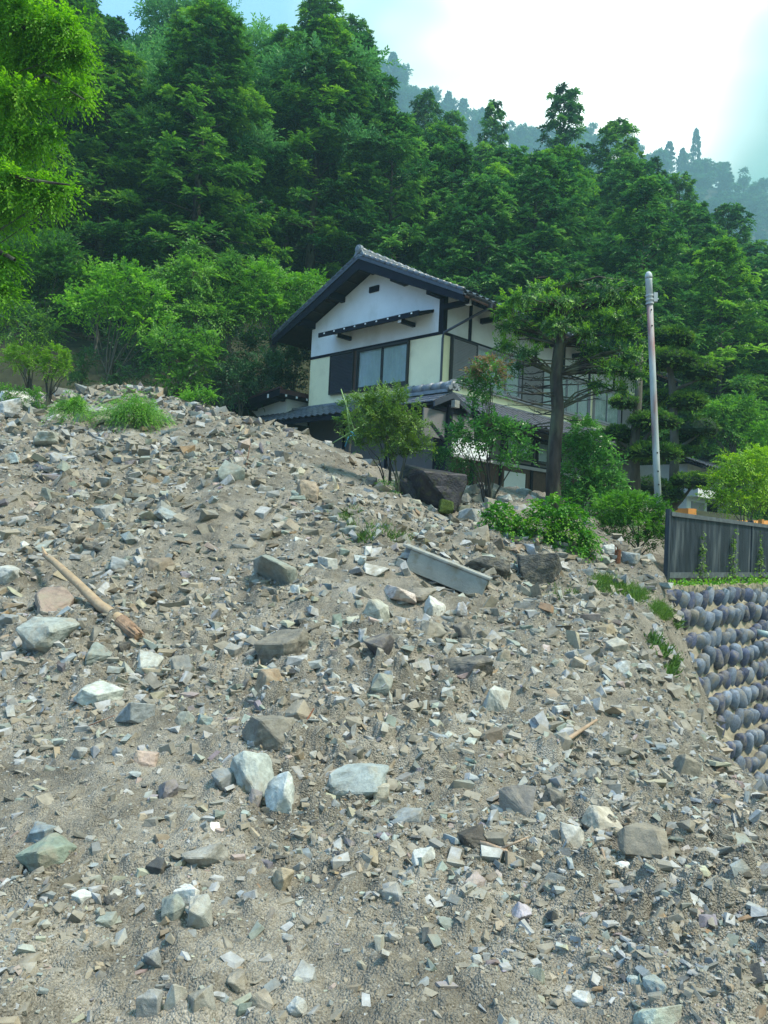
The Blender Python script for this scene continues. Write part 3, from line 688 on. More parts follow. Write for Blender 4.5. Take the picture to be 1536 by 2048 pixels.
while cnt < 205 and tries < 6000:
    tries += 1
    px = r.uniform(8, 1528); py = 905 + (2035 - 905) * r.random() ** .9
    if px > 700 and py < 1010 + (px - 700) * .28 and px < 1360: continue
    if px > 1330 and py < 1420 + (px - 1330) * 1.05: continue
    if px < 700 and py < 850 + max(0, px - 350) * .28: continue
    if 760 < px < 1000 and 1080 < py < 1215: continue
    if 60 < px < 310 and abs(py - (1135 + (px - 85) * .79)) < 26: continue
    w = 18 * r.random() ** (-.42); w = min(w, 58); h = w * r.uniform(.5, .9)
    if any((px-a)**2 + (py-b_)**2 < (.8*(w*.5+c_))**2 for a, b_, c_ in occ): continue
    p, ok = hit([px], [py])
    if not ok[0]: continue
    blk = float(fbm(p[:, 0] * .45 + 7, p[:, 1] * .45, 3, 55)[0])
    if blk < -.1 and r.random() < .6: continue
    ci = PN[int(rs.choice(len(PN), p=PW))]
    near = min(LM, key=lambda q: (q[0]-px)**2 + (q[1]-py)**2)
    dx, dy = px - near[0], py - near[1]
    rel = ('above' if dy < 0 else 'below') if abs(dy) > abs(dx) else ('left of' if dx < 0 else 'right of')
    shape = 'flat' if h/w < .6 else ('chunky' if h/w > .78 else 'angular')
    size = 'fist sized' if w < 24 else ('head sized' if w < 36 else 'heavy')
    base = f'{size} {shape} {ci} stone {rel} {near[2]}'
    k = used.get(base, 0); used[base] = k + 1
    if k:
        dist = math.hypot(dx, dy)
        base = f'{size} {shape} {ci} stone {rel} {near[2]}, ' + ('farther off' if k == 1 else 'in the gravel')
    put_rock(px, py, w, h, ci, base, 'single loose stones on the debris slope', seed=2000 + cnt, me=shared[cnt % len(shared)])
    occ.append((px, py, w * .5)); cnt += 1

#PART2
# ------------------------------------------------------------------ foliage builders
def norm(a): return a / np.maximum(np.linalg.norm(a, axis=-1, keepdims=True), 1e-9)
class Leaves:
    """collects leaves as folded four-sided blades"""
    def __init__(s, seed): s.r = np.random.default_rng(seed); s.v = []; s.t = []
    def blades(s, P, D, N, L, Wd, tint, fold=.12):
        S = norm(np.cross(D, N)); N = np.cross(S, D)
        L = np.broadcast_to(np.asarray(L, float), (len(P),))[:, None]; Wd = np.broadcast_to(np.asarray(Wd, float), (len(P),))[:, None]
        m = P + D * L * .5 + N * L * fold
        q = np.stack([P, m + S * Wd * .5, P + D * L - N * L * fold, m - S * Wd * .5], 1)
        s.v.append(q); s.t.append(np.broadcast_to(tint, (len(P),)))
    def sprays(s, C, D, N, length, k, L, Wd, tint, droop=.25, ang=50, tvar=.16, tipgain=.2, fold=.12):
        """C, D, N (n,3): twig foot, heading and upper side; k leaves in two rows along each twig"""
        n = len(C); r = s.r; D = norm(D); S = norm(np.cross(D, N)); N = norm(np.cross(S, D))
        length = np.broadcast_to(length, (n,))[:, None]
        t = (np.arange(k) + .6) / k; side = np.where(np.arange(k) % 2, 1., -1.)
        a = math.radians(ang)
        T = t[None, :, None]; Ln = length[:, None, :]
        P = C[:, None] + D[:, None] * Ln * T - np.array([0, 0, 1.])[None, None] * Ln * droop * T * T
        ca = np.cos(a * (1 - .6 * T)); sa = np.sin(a * (1 - .6 * T))
        H = D[:, None] * ca + S[:, None] * sa * side[None, :, None] - np.array([0, 0, 1.]) * droop * T * .9
        H = norm(H + r.normal(0, .16, H.shape)); NN = norm(N[:, None] + r.normal(0, .22, H.shape))
        tv = np.broadcast_to(tint, (n,))[:, None] + r.normal(0, tvar * .5, (n, k)) + tipgain * (t[None] - .5)
        Lr = L * r.uniform(.7, 1.2, (n, k)) * (1 - .25 * t[None])
        s.blades(P.reshape(-1, 3), H.reshape(-1, 3), NN.reshape(-1, 3), Lr.ravel(), (Lr * Wd / L).ravel(), np.clip(tv, 0, 1).ravel(), fold)
    def mesh(s, name):
        q = np.concatenate(s.v); n = len(q); me = np_mesh(name, q.reshape(-1, 3), np.arange(n * 4).reshape(n, 4))
        face_attr(me, 'tint', np.concatenate(s.t)); return me
def ell_points(r, c, rad, n, lo=.72, upper=.0, flat_bottom=None):
    d = norm(r.normal(size=(n, 3)))
    if upper: d[:, 2] = np.abs(d[:, 2]) * np.where(r.uniform(0, 1, n) < upper, 1, -1); 
    if flat_bottom is not None: d[:, 2] = np.maximum(d[:, 2], -flat_bottom)
    k = r.uniform(lo, 1.04, (n, 1)) * (1 + .16 * np.sin(d[:, :1] * 5 + c[0] * 7) * np.cos(d[:, 1:2] * 6 + c[2] * 5))
    return c + d * rad * k, norm(d / rad)

def cypress(seed, h, rad, nb, mat, leafL=.26, k=7, tip=.0, sparse_top=False, droop=.35, base=.1, nper=5):
    """tall forest conifer: trunk with limbs, drooping layered boughs ending in puffy sprays"""
    r = np.random.default_rng(seed); Lf = Leaves(seed); tr = MB()
    bend = r.normal(0, .25, 2)
    ax = lambda z: np.array([bend[0] * (z/h)**2, bend[1] * (z/h)**2, z])
    tr.tube([ax(h * t) + (0, 0, -.6 * (t == 0)) for t in np.linspace(0, .985, 7)], [max(.018, .022 * h * (1 - .97 * t)) * .8 for t in np.linspace(0, 1, 7)], 7)
    C, D, N, T, Sz = [], [], [], [], []
    for i in range(nb):
        t = ((i + .5) / nb) ** .78; z = h * (base + (1 - base) * t)
        prof = (1 - t) ** .5 * (.55 + .45 * min(1, t * 5 + .35))
        ln = rad * prof * r.uniform(.72, 1.18) + .18
        az = i * 2.39996 + r.uniform(-.5, .5); out = np.array([math.cos(az), math.sin(az), 0]); side = np.array([-out[1], out[0], 0])
        up = .15 + .55 * t
        o = ax(z); pts = [o + out * ln * s + np.array([0, 0, 1]) * ln * (up * s - droop * (1.3 - t) * s * s) for s in (0, .35, .7, 1)]
        if i % 2 == 0 or sparse_top: tr.tube(pts, [.035 * ln / 2 + .012, .02 * ln / 2 + .008, .012, .005], 4, cap=False)
        m = max(2, int(nper * ln / rad * 1.1 + r.uniform(0, 1)))
        tb = np.clip(r.normal(.42, .17), .05, .95)
        for j in range(m):
            s = .38 + .62 * (j + r.uniform(.2, .8)) / m
            q = o + out * ln * s + np.array([0, 0, 1]) * ln * (up * s - droop * (1.3 - t) * s * s)
            w = .34 * ln * (1.15 - s) + .12
            cc = q + side * r.uniform(-w, w)
            pr = .42 * (.55 + .5 * prof) * r.uniform(.75, 1.25)
            kk = 11; tj = .17 * r.normal()
            for a in range(kk):
                th = r.uniform(-2.1, 2.1); dv = out * math.cos(th) * .8 + side * math.sin(th) * .8 + np.array([0, 0, r.uniform(-.2, 1.1)])
                C.append(cc + r.normal(0, .05, 3)); D.append(dv); N.append(np.array([0, 0, 1]) + out * .4); T.append(tb + tj + .06 * r.normal() + tip); Sz.append(pr * 1.05)
    C, D, N = map(np.array, (C, D, N))
    Lf.sprays(C, D, N, np.array(Sz) * 1.2, k, leafL, leafL * .42, np.array(T), droop=.45, ang=48, tipgain=.28)
    return Lf.mesh('crown'), tr.mesh('trunk'), mat
def leafy(seed, lobes, n_per_m2, spray, k, leafL, leafW, tint=.5, droop=.3, lo=.6, upper=.68, up=.35, tipgain=.2, tint_lobes=None, ang=52):
    """crown made of leafy twigs spread over uneven lobes; lobes = (centre, radii)"""
    Lf = Leaves(seed); r = Lf.r
    for li, (c, rad) in enumerate(lobes):
        c = np.array(c, float); rad = np.array(rad, float)
        area = 4 * math.pi * ((rad[0]*rad[1])**1.6/3 + (rad[0]*rad[2])**1.6/3 + (rad[1]*rad[2])**1.6/3) ** (1/1.6)
        n = int(area * n_per_m2) + 6
        P, nn = ell_points(r, c, rad, n, lo, upper)
        D = nn + r.normal(0, .45, nn.shape) + np.array([0, 0, up]); clump = vnoise(P[:, 0] * 3 / max(rad[0], .3) + li * 9, P[:, 2] * 3 / max(rad[0], .3), seed % 50)
        keep = clump > .17; P, nn, D, clump = P[keep], nn[keep], D[keep], clump[keep]
        tt = tint + (tint_lobes[li] if tint_lobes else 0) + .5 * (clump - .5) + r.normal(0, .07, len(P)) + r.normal(0, .06)
        N = np.array([0, 0, 1.]) + .5 * nn
        Lf.sprays(P - norm(D) * spray * .5, D, N, spray * r.uniform(.7, 1.3, len(P)), k, leafL, leafW, np.clip(tt, 0, 1), droop=droop, ang=ang, tipgain=tipgain)
    return Lf
def limbs(mb, base, targets, r0, n=5, wob=.06, seed=0, fork=.45, trunk_pts=None):
    r = np.random.default_rng(seed); base = np.array(base, float)
    for tg in targets:
        tg = np.array(tg, float); f = base + (tg - base) * np.array([fork * .35, fork * .35, fork])
        L = np.linalg.norm(tg - base); pts = [base + r.normal(0, r0 * .3, 3) * (1, 1, 0)]
        for t in np.linspace(.25, 1, n):
            if t < .5: q = base + (f - base) * (t / .5)
            else: q = f + (tg - f) * ((t - .5) / .5)
            pts.append(q + r.normal(0, wob * L * .3, 3))
        mb.tube(pts, [r0 * (1 - .85 * i / (len(pts) - 1)) for i in range(len(pts))], 5, cap=False)
def tree_obj(name, loc, crown, trunk, matf, label, cat='tree', group=None, bark='bark', rz=0, scale=1, crown_name='crown'):
    o = empty(name, loc, rz, label, cat, group); o.scale = (scale,) * 3 if np.isscalar(scale) else scale
    link(crown_name, crown, matf, o); link('trunk', trunk, M[bark], o, smooth=True)
    return o
def copy_tree(o, loc, rz, scale, label, group=None):
    c = o.copy(); COL.objects.link(c); c.location = V3(loc); c.rotation_euler = (0, 0, rz); c.scale = (scale,) * 3 if np.isscalar(scale) else scale
    c['label'] = label
    if group: c['group'] = group
    for ch in o.children:
        k = ch.copy(); COL.objects.link(k); k.parent = c; k.matrix_parent_inverse = ch.matrix_parent_inverse
    return c

# ------------------------------------------------------------------ forest on the hillside
rf = np.random.default_rng(31)
kinds = []
def proto(*a): kinds.append(a)
cy = [cypress(40, 15, 3.4, 130, FOL['hinoki'], .225, 8), cypress(41, 15, 3.1, 125, FOL['hinoki'], .21, 8), cypress(42, 15, 3.7, 135, FOL['hinoki_b'], .225, 8), cypress(43, 15, 3.3, 125, FOL['hinoki_b'], .21, 8)]
spire = cypress(44, 15, 2.6, 90, FOL['hinoki_b'], .26, 7, sparse_top=True, droop=.2, nper=4)
def broad_mesh(seed, h, rad):
    r = np.random.default_rng(seed); lob = []
    for k in range(13):
        a = r.uniform(0, 6.28); q = r.uniform(.1, .75) * rad; z = h * r.uniform(.35, .9)
        q *= 1.15 - .6 * abs(z / h - .55)
        lob.append(((q * math.cos(a), q * math.sin(a), z), (rad * r.uniform(.3, .5), rad * r.uniform(.3, .5), rad * r.uniform(.18, .3))))
    lob.append(((0, 0, h * .9), (rad * .4, rad * .4, h * .09)))
    Lf = leafy(seed, lob, 7.5, .8, 8, .26, .12, .5, droop=.35, up=.3, tint_lobes=[r.uniform(-.15, .15) for _ in lob])
    mb = MB(); mb.tube([(0, 0, -.6), (.1, 0, h * .3), (0, .1, h * .6)], [.2, .16, .1], 7)
    limbs(mb, (0, 0, h * .3), [l[0] for l in lob[:8]], .09, seed=seed)
    return Lf.mesh('crown'), mb.mesh('trunk')
br = [broad_mesh(60, 12, 4.2), broad_mesh(61, 12, 3.6)]
first = {}
def plant(kind, idx, x, y, z, top, label, group, name, rz, wide=1.0):
    """stand one tree of the kind so that its tip reaches the given height"""
    H = 15.0 if kind != 'broad' else 12.0
    s = max(.35, (top - z) / H * (1.02 if kind != 'broad' else 1.0)); sc = (s * wide, s * wide, s)
    key = (kind, idx)
    if key in first: return copy_tree(first[key], (x, y, z), rz, sc, label, group)
    if kind == 'cy': c, t, m = cy[idx]; bk = 'bark'
    elif kind == 'spire': c, t, m = spire; bk = 'bark'
    elif kind == 'far': c, t, m = farm[idx]; bk = 'bark'
    else: c, t = br[idx]; m = FOL['broad']; bk = 'bark_grey'
    first[key] = tree_obj(name, (x, y, z), c, t, m, label, 'tree', group, bk, rz, sc); return first[key]
named_trees = [   # photo column of the tip, row, distance, kind, label
 (655, 8, 50, 'cy', 0, 'tall cypress with a ragged pointed tip straight above the house ridge', 1.15),
 (720, 62, 52, 'cy', 1, 'cypress on the shoulder just right of the tallest tip', 1.0),
 (228, 62, 48, 'cy', 3, 'cypress whose tip stands against the blue patch of sky', .9),
 (1140, 196, 60, 'spire', 0, 'spire shaped conifer with open branches against the white sky', 1.25),
 (990, 228, 62, 'spire', 0, 'slim open topped conifer left of the spire', .85),
 (850, 208, 60, 'cy', 2, 'cypress tip below the misty pine', .8),
 (905, 240, 60, 'cy', 3, 'cypress between the misty pine and the slim open topped conifer', .9),
 (1232, 268, 58, 'cy', 0, 'rounded pointed cypress right of the spire', 1.1),
 (1368, 368, 56, 'cy', 1, 'pointed cypress above the utility pole on the falling skyline', 1.0),
 (1452, 428, 54, 'cy', 2, 'cypress low on the falling skyline above the far corner', 1.0),
 (1300, 340, 60, 'cy', 3, 'cypress between the rounded one and the pole on the skyline', 1.0),
 (1510, 500, 52, 'cy', 3, 'last cypress where the skyline meets the picture edge', 1.0),
 (415, 2, 52, 'broad', 0, 'pale broadleaf crown topping the hill behind the forest', 1.0),
 (520, 50, 50, 'broad', 1, 'pale broadleaf tree between the highest crown and the tall cypress', 1.0),
 (345, 48, 50, 'broad', 1, 'pale broadleaf tree beside the blue patch of sky', .9),
 (300, 160, 43, 'broad', 0, 'light green broadleaf crown in the dark forest, upper one', .8),
 (480, 120, 46, 'broad', 0, 'wide light green crown below the highest broadleaf', 1.0),
 (275, 320, 38, 'broad', 1, 'light green broadleaf crown in the dark forest, lower one', .65),
 (400, 250, 40, 'broad', 1, 'layered broadleaf tree in the middle of the dark forest', .7),
 (560, 190, 44, 'broad', 1, 'soft light green crown left of the tall cypress', .9),
]
def base_h(x, y): return float(HILL(np.array([x]), np.array([y]))[0])
names = {'cy': 'cypress_tree', 'spire': 'conifer_tree', 'broad': 'broadleaf_tree', 'far': 'distant_tree'}
spots = []
for (px, py, d, kd, ix, lab, wd) in named_trees:
    p = at(px, py, d); z = base_h(p[0], p[1]); top = p[2]
    if top - z < 7: z = top - 9
    if kd == 'broad' and py > 100: z = max(z, top - 11)
    plant(kd, ix, p[0], p[1], z, top, lab, 'forest trees on the hillside', names[kd], rf.uniform(0, 6), wd * 15 / max(top - z, 9) if kd != 'broad' else wd)
    spots.append((p[0], p[1]))
for yrow, step in ((33.5, 3.4), (37, 3.5), (41, 3.8), (45.5, 4.1), (50, 4.4), (55, 4.8), (60, 5.2), (65, 6)):
    half = .54 * yrow + 3
    for x in np.arange(-half, half * 1.06, step):
        X_ = x + rf.uniform(-1.1, 1.1); Y_ = yrow + rf.uniform(-1.4, 1.4)
        if X_ < -3: Y_ -= 4 * min(1, (-3 - X_) / 6) * (yrow < 45)
        if any((X_-a)**2 + (Y_-b_)**2 < 3.4 for a, b_ in spots): continue
        z = base_h(X_, Y_); h = rf.uniform(12.5, 17.5)
        q = pix([X_, Y_, z + h]); lim = np.interp(q[0], SKY[:, 0], SKY[:, 1]) + rf.uniform(8, 70)
        if q[1] < lim: h -= (lim - q[1]) / F_PX * Y_
        if h < 5: continue
        px0 = q[0]; isb = rf.uniform() < (.5 if 180 < px0 < 640 and yrow > 36 else .05)
        kd = 'broad' if isb else 'cy'; ix = int(rf.integers(0, 2 if isb else 4))
        if not isb and px0 > 850: ix = [0, 1, 2, 3][int(rf.integers(0, 4))]
        wr = 'at the forest foot' if yrow < 35 else 'in the second rank' if yrow < 39 else 'low on the slope' if yrow < 43 else 'halfway upslope' if yrow < 48 else 'high on the slope' if yrow < 57 else 'at the wood top'
        wc = next(w for lim_, w in ((60, 'behind the overhanging maple'), (190, 'just right of the overhanging maple'), (330, 'left of the stacked young tree'), (440, 'above the stacked young tree'), (560, 'above the wide bright bush'), (690, 'left of the house ridge'), (800, 'right above the house ridge'), (900, 'above the right roof slope'), (1000, 'between roof and big fir'), (1120, 'above the big fir'), (1210, 'under the skyline spire'), (1290, 'left of the utility pole'), (1380, 'right of the utility pole'), (1460, 'above the cloud pruned trees'), (9999, 'at the picture edge above the fence')) if px0 < lim_)
        lab = f'light green broadleaf tree {wr}, {wc}' if isb else f'dense green cypress {wr}, {wc}'
        plant(kd, ix, X_, Y_, z, z + h, lab, 'broadleaf trees in the forest' if isb else 'cypresses massed behind the house', names[kd], rf.uniform(0, 6), 15 / h * rf.uniform(.9, 1.15) if not isb else 12 / h * rf.uniform(.75, 1.0))
        spots.append((X_, Y_))
# misty trees on the far ridge
farm = []
for s_ in (70, 71, 72):
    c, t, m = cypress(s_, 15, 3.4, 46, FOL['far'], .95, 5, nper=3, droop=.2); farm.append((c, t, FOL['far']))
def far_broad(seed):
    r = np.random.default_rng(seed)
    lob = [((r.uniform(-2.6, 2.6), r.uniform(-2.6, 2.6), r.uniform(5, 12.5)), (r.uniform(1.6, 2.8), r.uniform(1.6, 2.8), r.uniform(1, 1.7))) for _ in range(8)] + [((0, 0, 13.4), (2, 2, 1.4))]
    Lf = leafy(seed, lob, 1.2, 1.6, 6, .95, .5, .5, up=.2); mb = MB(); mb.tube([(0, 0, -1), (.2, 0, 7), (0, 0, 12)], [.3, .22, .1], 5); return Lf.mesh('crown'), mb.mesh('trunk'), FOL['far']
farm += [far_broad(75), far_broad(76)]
far_named = [(785, 112, 465, 2, 'misty pine rising highest on the far ridge', 1.3), (1393, 264, 486, 1, 'misty narrow cedar standing alone above the far ridge', 1.0), (1365, 300, 486, 0, 'misty cedar beside the narrow lone one', .9),
             (1445, 328, 486, 3, 'misty flat topped pine on the far ridge', 1.0), (1215, 265, 482, 3, 'misty round tree group behind the nearer spire', 1.0), (930, 232, 472, 4, 'misty tree above the nearer cypress tips', 1.1)]
def ridge_h(x, y): return float(RIDGE_Z(np.array([x]), np.array([y]))[0])
fs = []
for (px, py, d, ix, lab, wd) in far_named:
    p = at(px, py, d); z = min(ridge_h(p[0], p[1]), p[2] - 21)
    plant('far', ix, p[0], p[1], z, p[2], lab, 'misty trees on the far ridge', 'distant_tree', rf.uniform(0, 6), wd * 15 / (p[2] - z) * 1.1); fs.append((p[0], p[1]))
cnt = 0
for k in range(4200):
    if cnt >= 175: break
    px = rf.uniform(740, 1640); Y_ = 488 - 280 * rf.uniform() ** 1.35 if px > 1000 else rf.uniform(430, 488)
    p = at(px, 400, Y_); X_ = p[0]; z = ridge_h(X_, Y_); h = rf.uniform(14, 24)
    q = pix([X_, Y_, z + h])
    if q[1] > np.interp(q[0], SKY[:, 0], SKY[:, 1]) + 35 or q[1] < np.interp(q[0], RIDGE[:, 0], RIDGE[:, 1]) - 8: continue
    if any((X_-a)**2 + (Y_-b_)**2 < (52 if px > 1150 else 30) for a, b_ in fs): continue
    ix = int(rf.choice(5, p=[.14, .12, .14, .3, .3]))
    fw = next(w for lim_, w in ((900, 'near the highest misty pine'), (1080, 'left of the skyline spire'), (1200, 'behind the skyline spire'), (1300, 'between spire and lone cedar'), (1370, 'left of the lone cedar'), (1430, 'around the lone cedar'), (1490, 'near the flat topped pine'), (9999, 'at the picture edge')) if px < lim_)
    fv = 'on the very crest of' if Y_ > 450 else 'high on' if Y_ > 400 else 'midway down' if Y_ > 330 else 'low on'
    plant('far', ix, X_, Y_, z, z + h, f'misty {"conifer" if ix < 3 else "round tree"} {fv} the far ridge, {fw}', 'wood on the far ridge', 'distant_tree', rf.uniform(0, 6), 15 / h * rf.uniform(1.15, 1.7)); fs.append((X_, Y_)); cnt += 1

# ------------------------------------------------------------------ shrubs and garden trees
def lobes_px(L, d, depth=.8):
    out = []
    for l in L:
        px, py, rx, ry = l[:4]; dd = l[4] if len(l) > 4 else 0
        c = at(px, py, d + dd); k = (d + dd) / F_PX; out.append((c, (rx * k, max(rx, ry) * k * depth, ry * k)))
    return out
def garden(name, label, cat, base, d, L, matf, dens, spray, k, ll, lw, tint=.5, bark='bark_grey', r0=.03, group=None, droop=.3, up=.35, upper=.68, lo=.6, tl=None, stems=1, tipgain=.2, seed=None, trunk=None, depth=.8, fork=.45, ntw=9, ang=52, extra=None):
    sd_ = seed or (hash_(name + label) % 9999)
    b0 = at(base[0], base[1], base[2] if len(base) > 2 else d)
    lob = lobes_px(L, d, depth); rel = [(c - b0, rr) for c, rr in lob]
    dens = dens * 2.1
    Lf = leafy(sd_, rel, dens, spray, k, ll, lw, tint, droop, lo, upper, up, tipgain, tl, ang)
    mb = MB(); r = np.random.default_rng(sd_)
    if trunk is not None:
        tp = [at(*q) - b0 for q in trunk[0]]; mb.tube(tp, trunk[1], 9)
        for c, rr in rel:
            for _ in range(3):
                q = c + r.normal(0, .4, 3) * rr; j = int(np.argmin([abs(t_[2] - q[2] + .25 * np.hypot(q[0]-t_[0], q[1]-t_[1])) for t_ in tp])); s0 = tp[j]
                mid = (s0 + q) / 2 + np.array([0, 0, .06]) * np.linalg.norm(q - s0) + r.normal(0, .04, 3)
                mb.tube([s0, mid, q], [r0, r0 * .6, r0 * .2], 5, cap=False)
    else:
        for sidx in range(stems):
            off = r.normal(0, .09 if stems > 1 else 0, 3) * (1, 1, 0)
            limbs(mb, off + (0, 0, -.25), [c + r.normal(0, .35, 3) * rr for c, rr in rel[sidx::stems] for _ in range(2 if len(rel) < 6 else 1)], r0 * .8, seed=sd_ + sidx, fork=fork)
    if extra: extra(mb, b0)
    o = empty(name, b0, 0, label, cat, group)
    link('crown' if cat == 'tree' else 'foliage', Lf.mesh('foliage'), FOL[matf], o); link('trunk' if cat == 'tree' else 'stem', mb.mesh('stem'), M[bark], o, smooth=True)
    return o
def hash_(s):
    h = 7
    for ch in s: h = (h * 31 + ord(ch)) & 0xffffff
    return h
SG = 'shrubs and young trees at the foot of the forest'
garden('shrub', 'big soft green bush under the overhanging maple', 'bush', (80, 700, 24), 24, [(60,530,85,60),(120,560,60,70),(20,570,50,60),(110,500,50,40)], 'shrub', 13, .5, 9, .15, .06, .38, group=SG)
garden('shrub', 'low deep green maple like bush behind the two lime conifers', 'bush', (50, 740, 22), 22, [(40,650,70,42),(95,665,38,32),(10,620,40,30)], 'fir', 16, .4, 9, .12, .05, .6, group=SG)
garden('shrub', 'yellow green glowing bush between the soft bush and the pale one', 'bush', (190, 690, 24), 24, [(185,560,40,36),(215,585,34,34)], 'shrub_b', 14, .42, 9, .13, .055, .65, group=SG)
garden('small_tree', 'open young tree with a bare forked trunk behind the slope', 'tree', (215, 775, 22), 22, [(160,610,45,35),(230,600,60,45),(290,640,50,45),(250,560,50,40),(300,590,40,35)], 'shrub_b', 11, .45, 8, .15, .075, .42, group=SG, r0=.05, fork=.3)
garden('small_tree', 'upright young tree with stacked drooping leaves', 'tree', (395, 720, 25), 25, [(383,500,26,24),(390,545,52,32),(370,590,60,34),(400,635,66,34),(330,560,35,30)], 'shrub', 13, .6, 11, .17, .055, .62, group=SG, r0=.06, droop=.5)
garden('shrub', 'wide bright bush beside the house roof', 'bush', (545, 700, 26), 26, [(520,560,62,42),(580,580,60,40),(630,570,38,30),(545,620,70,40),(480,590,45,45),(600,630,45,30)], 'shrub_b', 12, .55, 10, .17, .05, .45, group=SG, r0=.06, droop=.45)
garden('shrub', 'tall leafy shoots between the stacked tree and the bright bush', 'bush', (455, 720, 25.5), 25.5, [(450,560,34,40),(460,620,50,45),(470,530,18,28)], 'shrub', 13, .5, 10, .15, .055, .55, group=SG, r0=.04)
garden('shrub', 'mid green bush behind the fallen branches', 'bush', (350, 800, 21.5), 21.5, [(340,690,52,44),(390,720,48,40),(360,760,50,30),(410,680,30,30)], 'shrub', 15, .36, 9, .12, .06, .5, group=SG)
garden('shrub', 'blue green low bush behind the end of the slope', 'bush', (155, 790, 22), 22, [(150,735,32,28),(178,715,26,22),(160,760,28,18)], 'shrub_d', 18, .3, 8, .10, .045, .85, group=SG)
garden('shrub', 'small blue green bush next to the forked trunk', 'bush', (245, 790, 22), 22, [(240,745,28,20),(225,765,24,14),(300,750,28,24)], 'shrub_d', 18, .3, 8, .10, .045, .75, group=SG)
garden('shrub', 'dark shaded bush above the annex roof', 'bush', (480, 830, 25), 25, [(465,770,60,45),(530,740,50,40),(440,720,40,34)], 'shrub_d', 13, .45, 9, .14, .06, .45, group=SG)
garden('shrub', 'dark bush with hanging sprays beside the house wall', 'bush', (585, 800, 26), 26, [(575,690,40,36),(600,730,34,36),(560,770,50,36),(600,650,30,25)], 'shrub_d', 13, .5, 10, .16, .055, .62, group=SG)
garden('shrub', 'light green fern like plant on the crest of the slope', 'plant', (410, 815, 19), 19, [(412,790,26,12),(375,795,22,12)], 'shrub_b', 24, .35, 9, .10, .04, .5)
garden('shrub', 'leafy shrub in the dark gap under the soft bush', 'bush', (95, 640, 25), 25, [(100,610,55,35),(180,640,40,35),(240,690,30,35),(300,700,40,30)], 'shrub_d', 11, .5, 8, .15, .07, .5, group=SG)
garden('shrub', 'dim bush at the foot of the forest left of the house', 'bush', (330, 650, 28), 28, [(330,640,60,40),(290,660,50,40),(450,680,70,40),(540,690,60,40)], 'shrub_d', 9, .5, 8, .17, .07, .3, group=SG)
garden('lime_conifer', 'lime green dwarf conifer with a flat round head', 'tree', (60, 800, 18.5), 18.5, [(48,708,40,24),(30,722,26,18),(64,724,20,14)], 'yew', 50, .2, 10, .055, .03, .5, bark='bark', r0=.035)
garden('lime_conifer', 'lime green dwarf conifer with a taller ragged head', 'tree', (95, 800, 18.5), 18.5, [(112,712,28,28),(100,735,22,26),(125,735,18,22)], 'yew', 50, .2, 10, .06, .03, .42, bark='bark', r0=.035)
garden('shrub', 'small yellow green shrub beside the largest pale boulder', 'bush', (80, 840, 17.8), 17.8, [(72,795,14,26),(45,790,36,18),(8,785,20,20),(82,815,12,18)], 'shrub_b', 40, .18, 8, .05, .028, .3)
# overhanging maple
def mbr(mb, b0):
    for pts in ([( -260,300,9.5),(-60,210,9.2),(90,150,9),(170,200,8.8)], [(-260,300,9.5),(-40,330,9),(60,360,8.8),(140,370,8.6)], [(-260,300,9.5),(-40,480,9),(30,520,8.8)], [(-260,100,9.5),(0,60,9.2),(150,40,9)]):
        mb.tube([at(*p) - b0 for p in pts], [.06, .04, .022, .008][:len(pts)], 6, cap=False)
garden('maple_tree', 'bright green maple overhanging the upper corner with fine hanging leaves', 'tree', (-290, 1080, 9.5), 9, [(40,40,115,50),(135,60,60,45),(90,140,95,34,.4),(150,185,40,22),(30,200,80,36),(40,285,75,30,.3),(95,265,35,18),(20,360,75,30),(110,372,48,26),(70,400,50,22),(0,430,55,30,.3),(5,520,42,36),(-5,580,40,30),(150,110,45,25),(-40,120,80,90,.6),(-60,330,60,120,.6)],
  'maple', 95, .30, 10, .062, .03, .40, bark='bark', r0=.012, droop=.38, up=-.1, upper=.6, lo=.35, depth=.9, trunk=([(-290,1080,9.5),(-280,700,9.5),(-260,300,9.5),(-250,-100,9.6)], [.16,.14,.12,.06]), extra=mbr)
